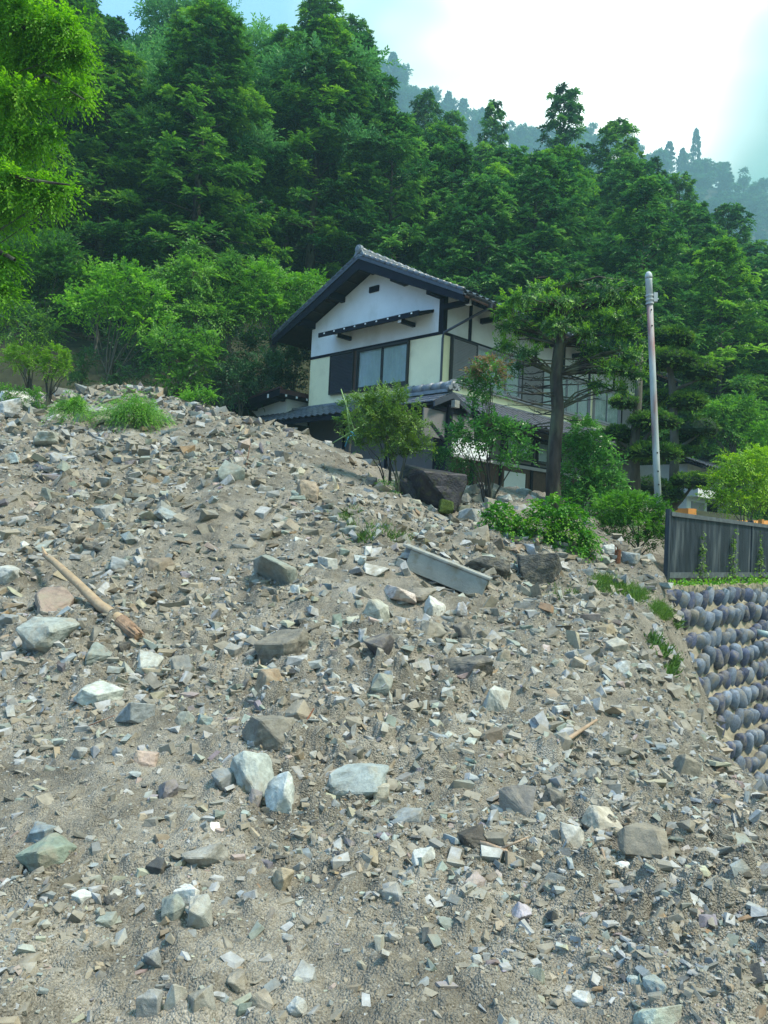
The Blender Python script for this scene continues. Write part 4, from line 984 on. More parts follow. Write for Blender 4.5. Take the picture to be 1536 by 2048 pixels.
# fir in front of the house
def firtw(mb, b0):
    r = np.random.default_rng(3)
    for k in range(26):
        y0 = r.uniform(715, 860); x0 = 1113; sgn = -1 if r.uniform() < .68 else 1
        ln = r.uniform(50, 120); x1 = x0 + sgn * ln; y1 = y0 - r.uniform(-12, 30)
        p0 = at(x0, y0, 15) - b0; p2 = at(x1, y1, 15 + r.uniform(-.8, .8)) - b0; mid = (p0 + p2) / 2 + np.array([0, 0, -.05])
        mb.tube([p0, mid, p2], [.016, .011, .004], 4, cap=False)
        for q in range(5):
            t = r.uniform(.3, 1); s = p0 + (p2 - p0) * t; mb.tube([s, s + np.array([r.uniform(-.2, .2), r.uniform(-.2, .2), r.uniform(-.12, .1)])], [.006, .003], 3, cap=False)
garden('fir_tree', 'large fir with a flat layered crown and dark trunk before the house', 'tree', (1110, 1015, 15), 15,
 [(1112,650,36,16,-.5),(1150,566,34,9),(1095,578,40,10,.2),(1205,580,44,10,-.2),(1262,574,26,9),(1040,600,44,13,-.3),(1110,606,50,12,-.2),(1185,612,50,12,.2),(1250,604,42,12),(1290,592,14,8),(1010,622,28,10),(1070,634,40,12,.3),(1150,640,44,11,.1),(1222,640,44,12,-.2),(1278,632,20,14),(1020,655,36,11),(1075,668,36,9,.2),(1180,668,44,10,-.2),(1250,668,36,13),(1010,692,28,9),(1045,705,34,9,-.2),(1195,700,44,10,.2),(1255,712,36,13,-.2),(1285,690,14,14),(1225,738,44,10,-.2),(1270,752,26,12),(1170,728,30,8,.3),(1030,732,26,7),(1245,780,24,12),(1195,770,28,8),(1285,730,12,10)],
 'fir', 40, .24, 10, .095, .030, .50, bark='bark', r0=.028, droop=.12, up=.12, upper=.6, lo=.25, tipgain=.5, depth=.9, trunk=([(1109,1030,15),(1106,960,15),(1110,890,15),(1116,820,15),(1112,750,15),(1119,690,15),(1128,630,15),(1122,575,15)], [.165,.14,.135,.125,.12,.105,.06,.02]), extra=firtw)
garden('small_fir', 'small light green fir beside the dark standing stone', 'tree', (778, 975, 13.5), 13.5, [(790,800,56,26),(745,812,46,24),(770,835,75,24),(820,850,44,26),(735,870,44,18),(790,875,62,22),(715,888,26,14),(840,890,34,20),(800,905,44,18),(735,800,25,16)],
 'firlight', 40, .24, 10, .085, .024, .42, bark='bark', r0=.022, droop=.05, up=.3, upper=.65, lo=.3, stems=2, tipgain=.35)
garden('shrub_tree', 'slender garden tree with bronze red new leaves at its top', 'tree', (975, 1030, 14), 14, [(972,742,34,24),(945,765,26,22),(985,775,30,26),(955,805,24,20),(935,855,40,20),(905,862,22,14),(985,850,34,26),(1030,862,34,20),(965,885,36,20),(1045,895,28,20),(1025,915,36,16),(915,880,22,12)],
 'camellia', 42, .26, 7, .075, .042, .5, bark='bark', r0=.028, stems=3, tl=[.0]*12, droop=.2)
garden('red_shoots', 'bronze young shoots on top of the slender garden tree', 'plant', (975, 800, 13.9), 13.9, [(975,728,36,16),(948,745,20,14),(1000,750,16,16)], 'redtip', 40, .2, 7, .07, .035, .55, r0=.006)
garden('shrub', 'glossy leaved camellia right of the big fir trunk', 'bush', (1175, 1040, 15.6), 15.6, [(1165,855,30,24),(1190,885,34,24),(1150,900,36,28),(1200,925,46,30),(1160,950,44,34),(1215,965,44,30),(1180,1000,60,28),(1145,990,24,24),(1240,1000,26,24)], 'camellia', 48, .28, 8, .085, .045, .55, stems=3, r0=.025)
garden('shrub', 'loose small leaved shrub behind the dark standing stone', 'bush', (930, 1005, 14.3), 14.3, [(905,915,38,20),(935,935,32,22),(880,905,24,14),(920,960,26,16)], 'camellia', 40, .22, 8, .055, .028, .3, stems=2, r0=.012)
garden('hedge', 'rounded azalea hedge at the foot of the utility pole', 'hedge', (1280, 1100, 13.4), 13.4, [(1260,1000,44,20),(1235,1018,52,30),(1290,1015,46,30),(1325,1040,26,30),(1265,1050,66,34),(1310,1075,34,26),(1225,1050,30,28)], 'shrub_b', 120, .16, 8, .045, .026, .28, stems=3, upper=.75)
garden('ivy_bush', 'bright leafy mound spilling over the long bank rock', 'bush', (1085, 1120, 12), 12, [(1000,1022,36,22),(1105,1012,50,26),(1150,1040,40,26),(985,1040,32,26),(1020,1065,50,32),(1080,1050,56,32),(1140,1070,56,34),(1060,1085,60,26),(1120,1095,60,22),(1175,1090,32,34),(1165,1115,28,18),(1030,1105,18,22),(1100,1030,40,20)], 'ivy', 52, .22, 7, .062, .045, .48, stems=4, r0=.012, droop=.6, up=.1)
garden('shrub', 'dark dwarf shrub at the foot of the small fir', 'bush', (775, 1005, 12.9), 12.9, [(772,972,20,16),(782,995,24,14),(758,985,14,14)], 'shrub', 70, .13, 8, .03, .016, .55)
garden('shrub', 'clipped round hedge ball behind the small fir', 'hedge', (700, 880, 17), 17, [(708,812,32,24),(700,845,30,24)], 'topiary', 80, .13, 8, .05, .025, .55, upper=.7)
garden('shrub', 'bright feathery bush above the far end of the fence', 'bush', (1485, 1040, 16.5), 16.5, [(1480,925,50,24),(1520,915,40,26),(1445,960,34,24),(1500,965,50,28),(1425,990,26,20),(1480,1000,56,20),(1540,960,40,40)], 'yew', 38, .32, 9, .10, .03, .80, stems=3, r0=.02, droop=.4)
garden('small_tree', 'round mid green tree in front of the far cypresses', 'tree', (1470, 940, 26), 26, [(1440,825,42,32),(1480,815,40,28),(1510,850,46,40),(1455,860,50,32),(1420,850,28,28)], 'shrub', 13, .5, 9, .15, .07, .5, r0=.06)
garden('small_tree', 'light green tree at the picture edge above the feathery bush', 'tree', (1540, 960, 22), 22, [(1535,870,40,34),(1525,900,40,24)], 'shrub_b', 16, .4, 9, .13, .05, .4, r0=.05)
# cloud pruned trees
def niwaki(label, d, trunk, pads, seed):
    b0 = at(*trunk[0][0]); o = empty('cloud_pruned_tree', b0, 0, label, 'tree', 'cloud pruned trees before the house')
    mb = MB(); tp = [at(*q) - b0 for q in trunk[0]]; mb.tube(tp, trunk[1], 8); o_t = None
    for k, (px, py, rx, ry, dd) in enumerate(pads):
        c = at(px, py, d + dd) - b0; kk = (d + dd) / F_PX; rad = np.array((rx*kk, rx*kk*.9, ry*kk*1.08))
        Lf = Leaves(seed + k); r = Lf.r; area = math.pi * rad[0] * rad[1] * 2.4
        for sub in range(3):
            cc = c + r.normal(0, .12, 3) * rad * (1, 1, .2); P, nn = ell_points(r, cc, rad * (.85, .85, .85), int(area * 150) + 10, .92, .86, .45)
            tt = .46 + .30 * nn[:, 2] * 0 + .55 * (vnoise(P[:, 0]*5, P[:, 2]*5 + k, 3) - .5) + r.normal(0, .09, len(P))
            Lf.sprays(P - nn * .05, nn + r.normal(0, .3, nn.shape) + (0, 0, .15), nn + (0, 0, 1.), .085, 6, .05, .026, np.clip(tt, 0, 1), droop=.05, tipgain=.25)
        set_props(link('foliage_pad', Lf.mesh('foliage_pad'), FOL['topiary'], o))
        j = int(np.argmin([abs(t_[2] - c[2] + .15) for t_ in tp])); s0 = tp[j]
        mb.tube([s0, (s0 + c) / 2 + (0, 0, -.06), c + (0, 0, -rad[2]*.3)], [.05, .04, .02], 6, cap=False)
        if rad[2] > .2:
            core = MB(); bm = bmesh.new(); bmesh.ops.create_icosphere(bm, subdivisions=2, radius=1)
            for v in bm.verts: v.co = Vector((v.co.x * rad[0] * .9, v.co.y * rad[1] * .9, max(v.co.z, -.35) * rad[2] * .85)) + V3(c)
            me = bpy.data.meshes.new('pad_core_shade'); bm.to_mesh(me); bm.free(); link('pad_core_shade', me, M['inner'], o)  # solid core filling the pad, coloured dark for a shaded underside
    link('trunk', mb.mesh('trunk'), M['bark_grey'], o, smooth=True); return o
niwaki('cloud pruned tree nearer the house, with four stacked pads', 16.8, ([(1272,1000,16.8),(1268,900,16.8),(1276,800,16.8),(1282,700,16.8)], [.12,.11,.09,.05]),
 [(1248,808,30,20,0),(1310,846,54,23,-.2),(1234,872,34,22,.2),(1302,910,60,26,-.3),(1275,890,40,14,.3)], 500)
niwaki('cloud pruned tree farther right with the tall round topmost pad', 18, ([(1345,1020,18),(1350,900,18),(1345,780,18),(1335,690,18)], [.12,.11,.09,.05]),
 [(1345,680,46,26,0),(1335,725,62,28,0),(1403,748,36,27,-.2),(1370,808,44,26,0),(1398,860,42,28,-.2),(1320,800,40,20,.4),(1350,905,46,16,.2),(1385,966,46,20,-.4),(1335,992,34,20,-.3),(1300,975,40,22,-.2),(1365,885,40,22,.3)], 520)
# fallen feathery branches on the crest
for (px, py, rx, ry, lab) in ((268, 818, 58, 26, 'feathery fallen cedar bough lying on the crest of the slope'), (147, 812, 26, 16, 'small tuft of fallen green branch left of the feathery bough')):
    d = 16.0; b0 = at(px, py + ry, d); r = np.random.default_rng(px)
    o = empty('fallen_branch', b0, 0, lab, 'branch', 'fallen green boughs'); Lf = Leaves(px); n = int(rx * 11)
    P = np.stack([r.normal(0, .42, n) * rx, r.uniform(-.6, .6, n) * rx, np.abs(r.normal(.55, .35, n)) * ry * 1.5 * 1.0], 1) * d / F_PX
    P[:, 2] *= np.clip(1.25 - np.abs(P[:, 0]) / (rx * d / F_PX) * .8, .2, 1.3)
    D = np.stack([P[:, 0] * 1.2 + r.normal(0, .25, n), r.normal(0, .3, n) - .3, r.uniform(-.1, .5, n)], 1)
    Lf.sprays(P, D, np.tile([0, -.5, 1.], (n, 1)), .34, 12, .10, .016, np.clip(r.normal(.45, .2, n), 0, 1), droop=.9, ang=30, tipgain=.3)
    link('foliage', Lf.mesh('foliage'), FOL['shrub_b'], o)
    mb = MB(); mb.tube([(-.5 * rx / 58, 0, .1), (0, -.1, .22 * rx / 58), (.4 * rx / 58, -.1, .1)], [.03, .025, .01], 6); link('stem', mb.mesh('stem'), M['bark_grey'], o)
#PART3
# ------------------------------------------------------------------ the house
HZ, HA = np.array([1.34, 20.5, 1.2]), .793
house = empty('timber_house', HZ, HA, 'two storey Japanese house with white and cream plaster, black timbers and grey tiled roof', 'house')
LEN, WID = 11.2, 5.44
def hp(name, mb, mat, parent=house, smooth=False, **k): return mb.build(name, M[mat], parent, smooth, **k)
# plaster walls
b = MB(); b.prism([(0,0,4.33),(0,WID,4.33),(0,WID,5.35),(0,WID/2,6.58),(0,0,5.35)], (.12,0,0)); b.box(.12,LEN,0,.12,4.33,5.4); b.box(LEN-.12,LEN,.12,WID,2.6,5.4); b.box(.12,LEN-.12,WID-.12,WID,0,5.4)
hp('upper_wall', b, 'white')
b = MB(); b.box(0,.12,0,WID,2.80,4.33); b.box(.12,LEN,0,.12,2.80,4.33); hp('window_wall', b, 'cream')
b = MB(); b.box(.003,.12,0,WID,-.6,2.80); b.box(.12,LEN,.003,.12,1.2,2.80); hp('lower_wall', b, 'grey_wall')
b = MB(); b.box(.12,LEN,.02,.12,-.6,1.2); hp('brown_wainscot', b, 'brownwood')
# dark timbers: each post and beam its own piece
def beam(x0,x1,y0,y1,z0,z1,mat='timber',name='beam'): return hp(name, MB().box(x0,x1,y0,y1,z0,z1), mat)
beam(-.02,.13,-.02,WID+.02,4.29,4.37); beam(.131,LEN,-.02,.13,4.29,4.37)
beam(-.018,.13,0.01,WID,2.74,2.81)
beam(-.022,.14,-.022,.14,4.371,5.5,name='post')
for x in (1.14, 2.75, 4.39, 6.0, 7.62, 9.3, 10.95): beam(x-.06,x+.06,-.02,.13,4.371,5.4,name='post')
beam(-.022,.14,-.021,.14,-.4,2.739,name='post')
for x in (1.5, 2.85, 4.45, 6.05, 7.65, 9.25, 10.9): beam(x-.06,x+.06,-.02,.13,-.4,2.739,name='post')
beam(.141,LEN,-.018,.13,1.16,1.22); beam(.141,LEN,-.018,.13,2.02,2.08)
for y in (1.9, 3.7, 5.38): beam(-.02,.13,y-.05,y+.05,-.4,2.739,name='post')
# gable vent
v = hp('gable_vent', MB().box(-.05,-.001,2.50,2.88,5.93,6.10), 'timber'); 
# main roof
PY, EY = WID / 2, 1.15; RZ_, EZ = 6.80, 5.03; SL = (RZ_ - EZ) / (PY + EY); X0r, X1r = -.65, LEN + .65
roof = empty('roof', (0,0,0)); roof.parent = house
def rz(y): return RZ_ - SL * abs(y - PY)
b = MB()
for sg in (-1, 1):
    ye = PY + sg * (PY + EY)
    b.prism([(X0r+.04,PY,RZ_-.02),(X0r+.04,ye,EZ-.02),(X0r+.04,ye,EZ-.10),(X0r+.04,PY,RZ_-.10)], (X1r-X0r-.08,0,0))
hp('roof_deck', b, 'timber_brown', roof)
for sg in (-1, 1):                                      # deep barge boards, slightly bent
    for xx in (X0r, X1r-.06):
        ye = PY + sg * (PY + EY + .04); ym = PY + sg * (PY + EY) * .5
        b = MB().prism([(xx,PY,RZ_+.015),(xx,ym,rz(ym)+.005),(xx,ye,EZ+.0),(xx,ye,EZ-.24),(xx,ym,rz(ym)-.30),(xx,PY,RZ_-.36)], (.055,0,0)); hp('barge_board', b, 'timber', roof)
        if xx < 0:
            b = MB().prism([(xx-.03,PY,RZ_+.03),(xx-.03,ye,EZ+.015),(xx-.03,ye,EZ-.07),(xx-.03,PY,RZ_-.07)], (.029,0,0)); hp('verge_trim', b, 'gutter', roof)
for y, dz in ((PY,-.12), (WID*.74,-.12), (WID*.985,-.12), (.05,-.12), (WID*.26,-.12)):    # purlins carrying the overhang
    hp('purlin', MB().box(X0r+.06,-.001,y-.08,y+.08,rz(y)+dz-.22,rz(y)+dz), 'timber', roof)
for k in range(26):                                     # rafters along the near eave, white metal caps on their ends
    x = -.45 + k * .46
    hp('rafter', MB().beam((x,-.02,rz(0)-.14),(x,-EY+.07,EZ-.13),.07,.085), 'timber', roof)
for k in range(7):
    x = -.02 + k * 1.63; br_ = hp('bracket_beam', MB().box(x-.055,x+.055,-.93,-.021,4.93,5.07), 'timber')
    hp('end_cap', MB().box(x-.06,x+.06,-.955,-.931,4.925,5.075).box(x-.062,x+.062,-.931,-.80,4.912,4.924), 'whitecap', br_)
for k in range(8):                                      # eave purlin ends and rafters under the far verge side
    y = 5.7 + .0 * k
for k in range(10):
    y0 = .6 + k * .48
    if abs(y0 - PY) > .2: hp('soffit_batten', MB().beam((X0r+.07,y0,rz(y0)-.125),(-.002,y0,rz(y0)-.125),.045,.045), 'timber_brown', roof)
b = MB().box(-.5,LEN+.4,-.93,-.83,5.071,5.16); hp('eave_purlin', b, 'timber', roof)
# tiles
def tile_mesh(w=.28, l=.30, h=.045, th=.018):
    n = 7; t = MB(); top = []; 
    for j in range(2):
        for i in range(n):
            s = i / (n - 1); z = h * (.5 + .5 * math.cos(2 * math.pi * (s - .12))) * (1 if s < .62 else .55 + .45 * (s - .62) / .38) + (.014 if j == 0 else 0)
            top.append((w * s, l * j, z))
    V_ = top + [(x, y, z - th) for x, y, z in top]; f = []
    for i in range(n - 1): f += [(i, i+1, n+i+1, n+i), (2*n+i, 3*n+i, 3*n+i+1, 2*n+i+1), (i, 2*n+i, 2*n+i+1, i+1)]
    f += [(0, n, 3*n, 2*n), (n-1, 3*n-1, 4*n-1, 2*n-1)]
    t.add(V_, f); return t.mesh('roof_tile')
TM = tile_mesh(); TM.materials.append(M['tile'])
tv = np.array([v.co[:] for v in TM.vertices]); tfc = [tuple(p.vertices) for p in TM.polygons]
nt_ = [0]
def tile_field(parent, org, across, upslope, ncol, nrow, single, pitch=(.265, .235)):
    """pantiles laid from the eave corner ORG; SINGLE(col,row) picks those built one by one"""
    A = norm(np.array(across, float)); U_ = norm(np.array(upslope, float)); N_ = np.cross(A, U_)
    if N_[2] < 0: N_ = -N_
    Rm = np.stack([A, U_, N_], 1); merged = MB(); jr = random.Random(ncol)
    for i in range(ncol):
        for j in range(nrow):
            o_ = np.array(org, float) + A * i * pitch[0] + U_ * j * pitch[1] + N_ * .012
            if single(i, j):
                o = bpy.data.objects.new('tile', TM); COL.objects.link(o); o.parent = parent; a = jr.uniform(-.012, .012)
                mt = Matrix([[*(Rm[k] * (1 + a)), o_[k]] for k in range(3)] + [[0, 0, 0, 1]]); o.matrix_local = mt; nt_[0] += 1
            else: merged.add(tv @ Rm.T + o_, tfc)
    if merged.v: set_props(link('tile_course', merged.mesh('tile_course'), M['tile'], parent), kind='stuff')
slope_up = (0, 1, SL); nr = 18
tile_field(roof, (X0r-.03,-EY-.03,EZ+.03), (1,0,0), slope_up, 46, nr, lambda i, j: i < 1 or (j == 0 and i < 14))
tile_field(roof, (X0r-.03+.27,WID+EY+.03,EZ+.03), (-1,0,0), (0,-1,SL), 1, nr, lambda i, j: True)
tile_field(roof, (X1r,WID+EY+.03,EZ+.03), (-1,0,0), (0,-1,SL), 45, nr, lambda i, j: False)
for sg in (-1, 1):                                      # rounded verge tiles
    for j in range(nr):
        t = (j + .5) / nr; y = PY + sg * (PY + EY) * (1 - t); z = EZ + (RZ_ - EZ) * t + .07
        dy = .135; dz = dy * SL
        hp('verge_tile', MB().tube([(X0r+.02,y+sg*dy,z-dz+.012),(X0r+.02,y-sg*dy,z+dz)], [.062,.05], 8), 'tile', roof, True)
# ridge: layered flat tiles and round caps, with an end tile
hp('ridge_courses', MB().box(X0r+.05,X1r-.05,PY-.13,PY+.13,RZ_+.05,RZ_+.12).box(X0r+.07,X1r-.07,PY-.105,PY+.105,RZ_+.123,RZ_+.17), 'ridge', roof)
for k in range(40):
    x = X0r + .05 + k * .31; hp('ridge_tile', MB().tube([(x,PY,RZ_+.21),(x+.30,PY,RZ_+.20)], [.095,.075], 10), 'ridge', roof, True)
b = MB().tube([(X0r-.06,PY,RZ_+.21),(X0r+.04,PY,RZ_+.21)], [.125,.125], 14).tube([(X0r-.085,PY,RZ_+.21),(X0r-.06,PY,RZ_+.21)], [.07,.10], 14)
b.prism([(X0r-.03,PY-.24,RZ_-.02),(X0r-.03,PY+.24,RZ_-.02),(X0r-.03,PY+.10,RZ_+.20),(X0r-.03,PY-.10,RZ_+.20)], (.06,0,0)); hp('ridge_end_tile', b, 'ridge', roof)
# gutters and down pipe
b = MB()
def gutter(x0, x1, y, z, r=.06):
    n = 8; g = MB(); ps = [(math.cos(math.pi + math.pi * i / n), math.sin(math.pi + math.pi * i / n)) for i in range(n+1)]
    poly = [(x0, y + r*c, z + r*s) for c, s in ps] + [(x0, y + (r-.008)*c, z + (r-.008)*s) for c, s in ps[::-1]]
    return g.prism(poly, (x1 - x0, 0, 0))
hp('gutter', gutter(X0r, X1r, -EY-.10, EZ-.02), 'gutter')
for k in range(12): hp('gutter_bracket', MB().box(X0r+.3+k*1.0,X0r+.315+k*1.0,-EY-.17,-EY+.02,EZ-.085,EZ-.01), 'gutter')
b = MB().tube([(.40,-EY-.10,EZ-.07),(.40,-EY-.10,EZ-.16),(.34,-1.05,EZ-.22),(-.06,-.09,4.30),(-.06,-.06,4.15),(-.06,-.06,2.95),(-.34,-.30,2.93),(-.36,-.34,2.62)], .035, 8)
b.tube([(.40,-EY-.10,EZ-.03),(.40,-EY-.10,EZ-.17)], [.07,.045], 8); hp('downpipe', b, 'gutter')
# ------ windows and shutters
def shutter(org, u, nrm_, w, h, mat, slats=30, parent=house):
    u = np.array(u, float); n = np.array(nrm_, float); o = np.array(org, float); z = np.array([0, 0, 1.])
    fr = empty('shutter', (0,0,0)); fr.parent = parent
    def bx(a0, a1, z0, z1, d0, d1):
        m = MB(); c = [o + u*a + z*b_ + n*d for d in (d0, d1) for (a, b_) in ((a0,z0),(a1,z0),(a1,z1),(a0,z1))]
        return m.add(c, [(0,3,2,1),(4,5,6,7),(0,1,5,4),(1,2,6,5),(2,3,7,6),(3,0,4,7)])
    hp('shutter_panel', bx(.035, w-.035, .035, h-.035, .0, .06), mat, fr)
    for a in ((0,.035,0,h),(w-.035,w,0,h),(.0351,w-.0351,0,.035),(.0351,w-.0351,h-.035,h)): hp('shutter_frame', bx(*a, 0, .11), 'alu', fr)
    sl = MB(); ph = (h - .09) / slats
    for k in range(slats):
        z0 = .045 + k * ph; c = [o + u*a + z*b_ + n*d for a in (.04, w-.04) for (b_, d) in ((z0,.061),(z0,.10),(z0+ph*.35,.10),(z0+ph*.9,.061))]
        sl.add(c, [(0,1,2,3),(4,7,6,5),(0,4,5,1),(1,5,6,2),(2,6,7,3),(3,7,4,0)])
    set_props(hp('louvre_slats', sl, mat, fr), kind='stuff'); return fr
def window(org, u, nrm_, w, h, panes, parent=house, name='window', fm='alu'):
    u = np.array(u, float); n = np.array(nrm_, float); o = np.array(org, float); z = np.array([0, 0, 1.])
    wd = empty(name, (0,0,0)); wd.parent = parent
    def bx(a0, a1, z0, z1, d0, d1):
        c = [o + u*a + z*b_ + n*d for d in (d0, d1) for (a, b_) in ((a0,z0),(a1,z0),(a1,z1),(a0,z1))]
        return MB().add(c, [(0,3,2,1),(4,5,6,7),(0,1,5,4),(1,2,6,5),(2,3,7,6),(3,0,4,7)])
    for a in ((0,.04,0,h),(w-.04,w,0,h),(.0401,w-.0401,0,.05),(.0401,w-.0401,h-.045,h)): hp('frame', bx(*a, 0, .10), fm, wd)
    pw = (w - .08) / panes
    for k in range(panes):
        a0 = .04 + k * pw; dd_ = .02 if k % 2 else .05
        for a in ((a0,a0+.028,.05,h-.045),(a0+pw-.028,a0+pw,.05,h-.045),(a0+.0281,a0+pw-.0281,.05,.085),(a0+.0281,a0+pw-.0281,h-.075,h-.045)): hp('sash', bx(*a, dd_, dd_+.025), fm, wd)
        hp('pane', bx(a0+.029, a0+pw-.029, .0855, h-.0755, dd_+.010, dd_+.014), 'glass', wd)
    nn_ = int(w / .035); cv = []; cf = []                 # pleated curtain
    jr = random.Random(int(w * 100))
    for i in range(nn_ + 1):
        d = .012 + .009 * math.sin(i * 1.9 + jr.random() * 1.5)
        if abs(i / nn_ - .5) < .006: d = .004
        p = o + u * (.045 + (w - .09) * i / nn_) + n * d
        cv += [p + z * .055, p + z * (h - .05)]
    for i in range(nn_): cf.append((2*i, 2*i+2, 2*i+3, 2*i+1))
    m = MB(); m.add(cv, cf); o_ = hp('curtain', m, 'curtain', wd); return wd
G0 = (0, -1, 0); GS = (-1, 0, 0)
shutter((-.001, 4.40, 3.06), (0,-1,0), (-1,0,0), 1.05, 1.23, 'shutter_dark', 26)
window((-.001, 3.22, 3.08), (0,-1,0), (-1,0,0), 2.05, 1.20, 2)
hp('door_jamb', MB().box(-.07,-.001,3.221,3.34,3.06,4.28), 'brownwood')
hp('window_sill', MB().box(-.13,-.001,1.15,3.23,3.02,3.075), 'alu')
shutter((.32, -.001, 3.06), (1,0,0), (0,-1,0), 1.09, 1.23, 'shutter', 26)
window((1.42, -.001, 3.08), (1,0,0), (0,-1,0), 2.15, 1.20, 3, fm='silver')
shutter((3.60, -.001, 3.06), (1,0,0), (0,-1,0), 1.13, 1.23, 'shutter', 26)
window((4.75, -.001, 3.08), (1,0,0), (0,-1,0), 2.86, 1.20, 4, fm='silver')
window((7.90, -.001, 3.08), (1,0,0), (0,-1,0), 1.80, 1.20, 2, fm='silver')
shutter((9.78, -.001, 3.06), (1,0,0), (0,-1,0), 1.05, 1.23, 'shutter', 26)
hp('window_sill', MB().box(.30,10.9,-.10,-.001,3.02,3.058), 'silver')
# hood over the gable window
hd = empty('window_hood', (0,0,0)); hd.parent = house
hp('hood_roof', MB().prism([(-.001,.35,5.02),(-.62,.35,4.82),(-.62,.35,4.765),(-.001,.35,4.93)], (0,3.95,0)), 'timber', hd)
hp('hood_edge', MB().box(-.66,-.621,.30,4.35,4.70,4.83), 'timber', hd)
for y in (1.05, 3.62):
    hb = hp('hood_arm', MB().box(-.58,-.001,y-.05,y+.05,4.64,4.75), 'timber', hd); hp('arm_cap', MB().box(-.60,-.581,y-.055,y+.055,4.635,4.755), 'whitecap', hb)
for k in range(9):
    y = .55 + k * .44; hp('hood_rafter', MB().beam((-.60,y,4.755),(-.002,y,4.945),.04,.035), 'timber', hd); hp('rafter_cap', MB().box(-.675,-.661,y-.025,y+.025,4.765,4.805), 'whitecap', hd)
# lower tiled roofs
pent = empty('lower_roof', (0,0,0)); pent.parent = house
hp('roof_deck', MB().prism([(.2,-.001,2.74),(.2,-1.05,2.12),(.2,-1.05,2.05),(.2,-.001,2.64)], (LEN,0,0)), 'timber', pent)
s2 = (2.74 - 2.12) / 1.05
tile_field(pent, (.2,-1.09,2.125), (1,0,0), (0,1,s2), 40, 5, lambda i, j: i < 26 and (j < 4))
hp('roof_deck', MB().prism([(-.001,.4,2.72),(-1.10,.4,2.20),(-1.10,.4,2.12),(-.001,.4,2.62)], (0,7.0,0)), 'timber', pent)
tile_field(pent, (-1.14,7.35,2.20), (0,-1,0), (1,0,(2.72-2.2)/1.1), 26, 5, lambda i, j: 3 < i < 20 and j < 3)
hp('gutter', gutter(.2, LEN+.2, -1.17, 2.10), 'gutter', pent)
hp('fascia', MB().box(.2,LEN+.2,-1.075,-1.051,1.99,2.118), 'timber', pent); hp('fascia', MB().box(-1.125,-1.101,.4,7.4,2.06,2.195), 'timber', pent)
hp('flashing_course', MB().box(-.14,-.021,.0,7.3,2.72,2.79), 'ridge', pent); hp('flashing_course', MB().box(.2,LEN,-.13,-.021,2.72,2.79), 'ridge', pent)
# little gable on the corner
pg = empty('corner_gable', (0,0,0)); pg.parent = house; gx, gz_ = -.84, 2.44
for sg in (-1, 1):
    hp('gable_deck', MB().prism([(gx,-1.12,gz_),(gx+sg*.66,-1.12,gz_-.31),(gx+sg*.66,-1.12,gz_-.37),(gx,-1.12,gz_-.06)], (0,1.7,0)), 'timber', pg)
    hp('barge_board', MB().prism([(gx,-1.18,gz_+.03),(gx+sg*.70,-1.18,gz_-.30),(gx+sg*.70,-1.18,gz_-.42),(gx,-1.18,gz_-.12)], (0,.05,0)), 'gutter', pg)
    for j in range(6):
        for i in range(3):
            a = (i + .1) * .22; hp('gable_tile', MB().prism([(gx+sg*a,-1.12+j*.27,gz_-a*.47+.05),(gx+sg*(a+.25),-1.12+j*.27,gz_-(a+.25)*.47+.07),(gx+sg*(a+.25),-1.12+j*.27,gz_-(a+.25)*.47+.045),(gx+sg*a,-1.12+j*.27,gz_-a*.47+.03)], (0,.24,0)), 'tile', pg)
hp('ridge_courses', MB().box(gx-.10,gx+.10,-1.05,.5,gz_+.045,gz_+.13), 'ridge', pg)
for k in range(5): hp('ridge_tile', MB().tube([(gx,-1.12+k*.32,gz_+.22),(gx,-.81+k*.32,gz_+.21)], [.125,.10], 12), 'ridge', pg, True)
hp('ridge_end_tile', MB().tube([(gx,-1.19,gz_+.22),(gx,-1.11,gz_+.22)], [.14,.14], 16).tube([(gx,-1.215,gz_+.22),(gx,-1.19,gz_+.22)], [.06,.09], 12).tube([(gx+.17,-1.2,gz_+.15),(gx+.17,-1.1,gz_+.15)], [.06,.06], 10).tube([(gx-.17,-1.2,gz_+.13),(gx-.17,-1.1,gz_+.13)], [.06,.06], 10), 'ridge', pg)
hp('beam_end', MB().box(gx-.09,gx+.09,-1.30,-1.181,gz_-.36,gz_-.18), 'concrete', pg)
hp('corner_post', MB().box(gx-.09,gx+.09,-1.10,-.92,-.5,gz_-.28), 'timber', pg)
hp('porch_beam', MB().box(gx-.6,.0,-1.06,-.94,1.98,2.09), 'timber', pg)
hp('brace', MB().beam((gx-.02,-1.0,1.20),(gx-.62,-1.0,1.62),.06,.09), 'timber', pg)
hp('porch_panel', MB().box(gx+.091,.3,-1.02,-.98,1.45,1.975), 'grey_wall', pg)
hp('porch_panel', MB().box(gx-.9,gx-.091,-1.02,-.98,1.3,1.975), 'grey_wall', pg)
hp('white_panel', MB().box(gx+.091,.9,-1.03,-.985,.98,1.40), 'whitecap', pg); hp('white_sill', MB().box(gx+.05,1.0,-1.10,-.98,.90,.96), 'shutter', pg)
# ground floor windows and door
window((3.0,-.001,1.30), (1,0,0), (0,-1,0), 1.3, .70, 2); window((4.6,-.001,1.30), (1,0,0), (0,-1,0), 1.3, .70, 2)
hp('long_sill', MB().box(.6,8.5,-.09,-.02,1.06,1.155), 'shutter')
hp('white_door', MB().box(2.93,4.05,-.05,-.019,-.3,.92), 'paper'); hp('door_frame', MB().box(2.83,2.92,-.08,-.019,-.3,1.05), 'brownwood'); hp('door_frame', MB().box(4.06,4.16,-.08,-.019,-.3,1.05), 'brownwood'); hp('door_frame', MB().box(2.83,4.16,-.08,-.019,.93,1.04), 'brownwood')
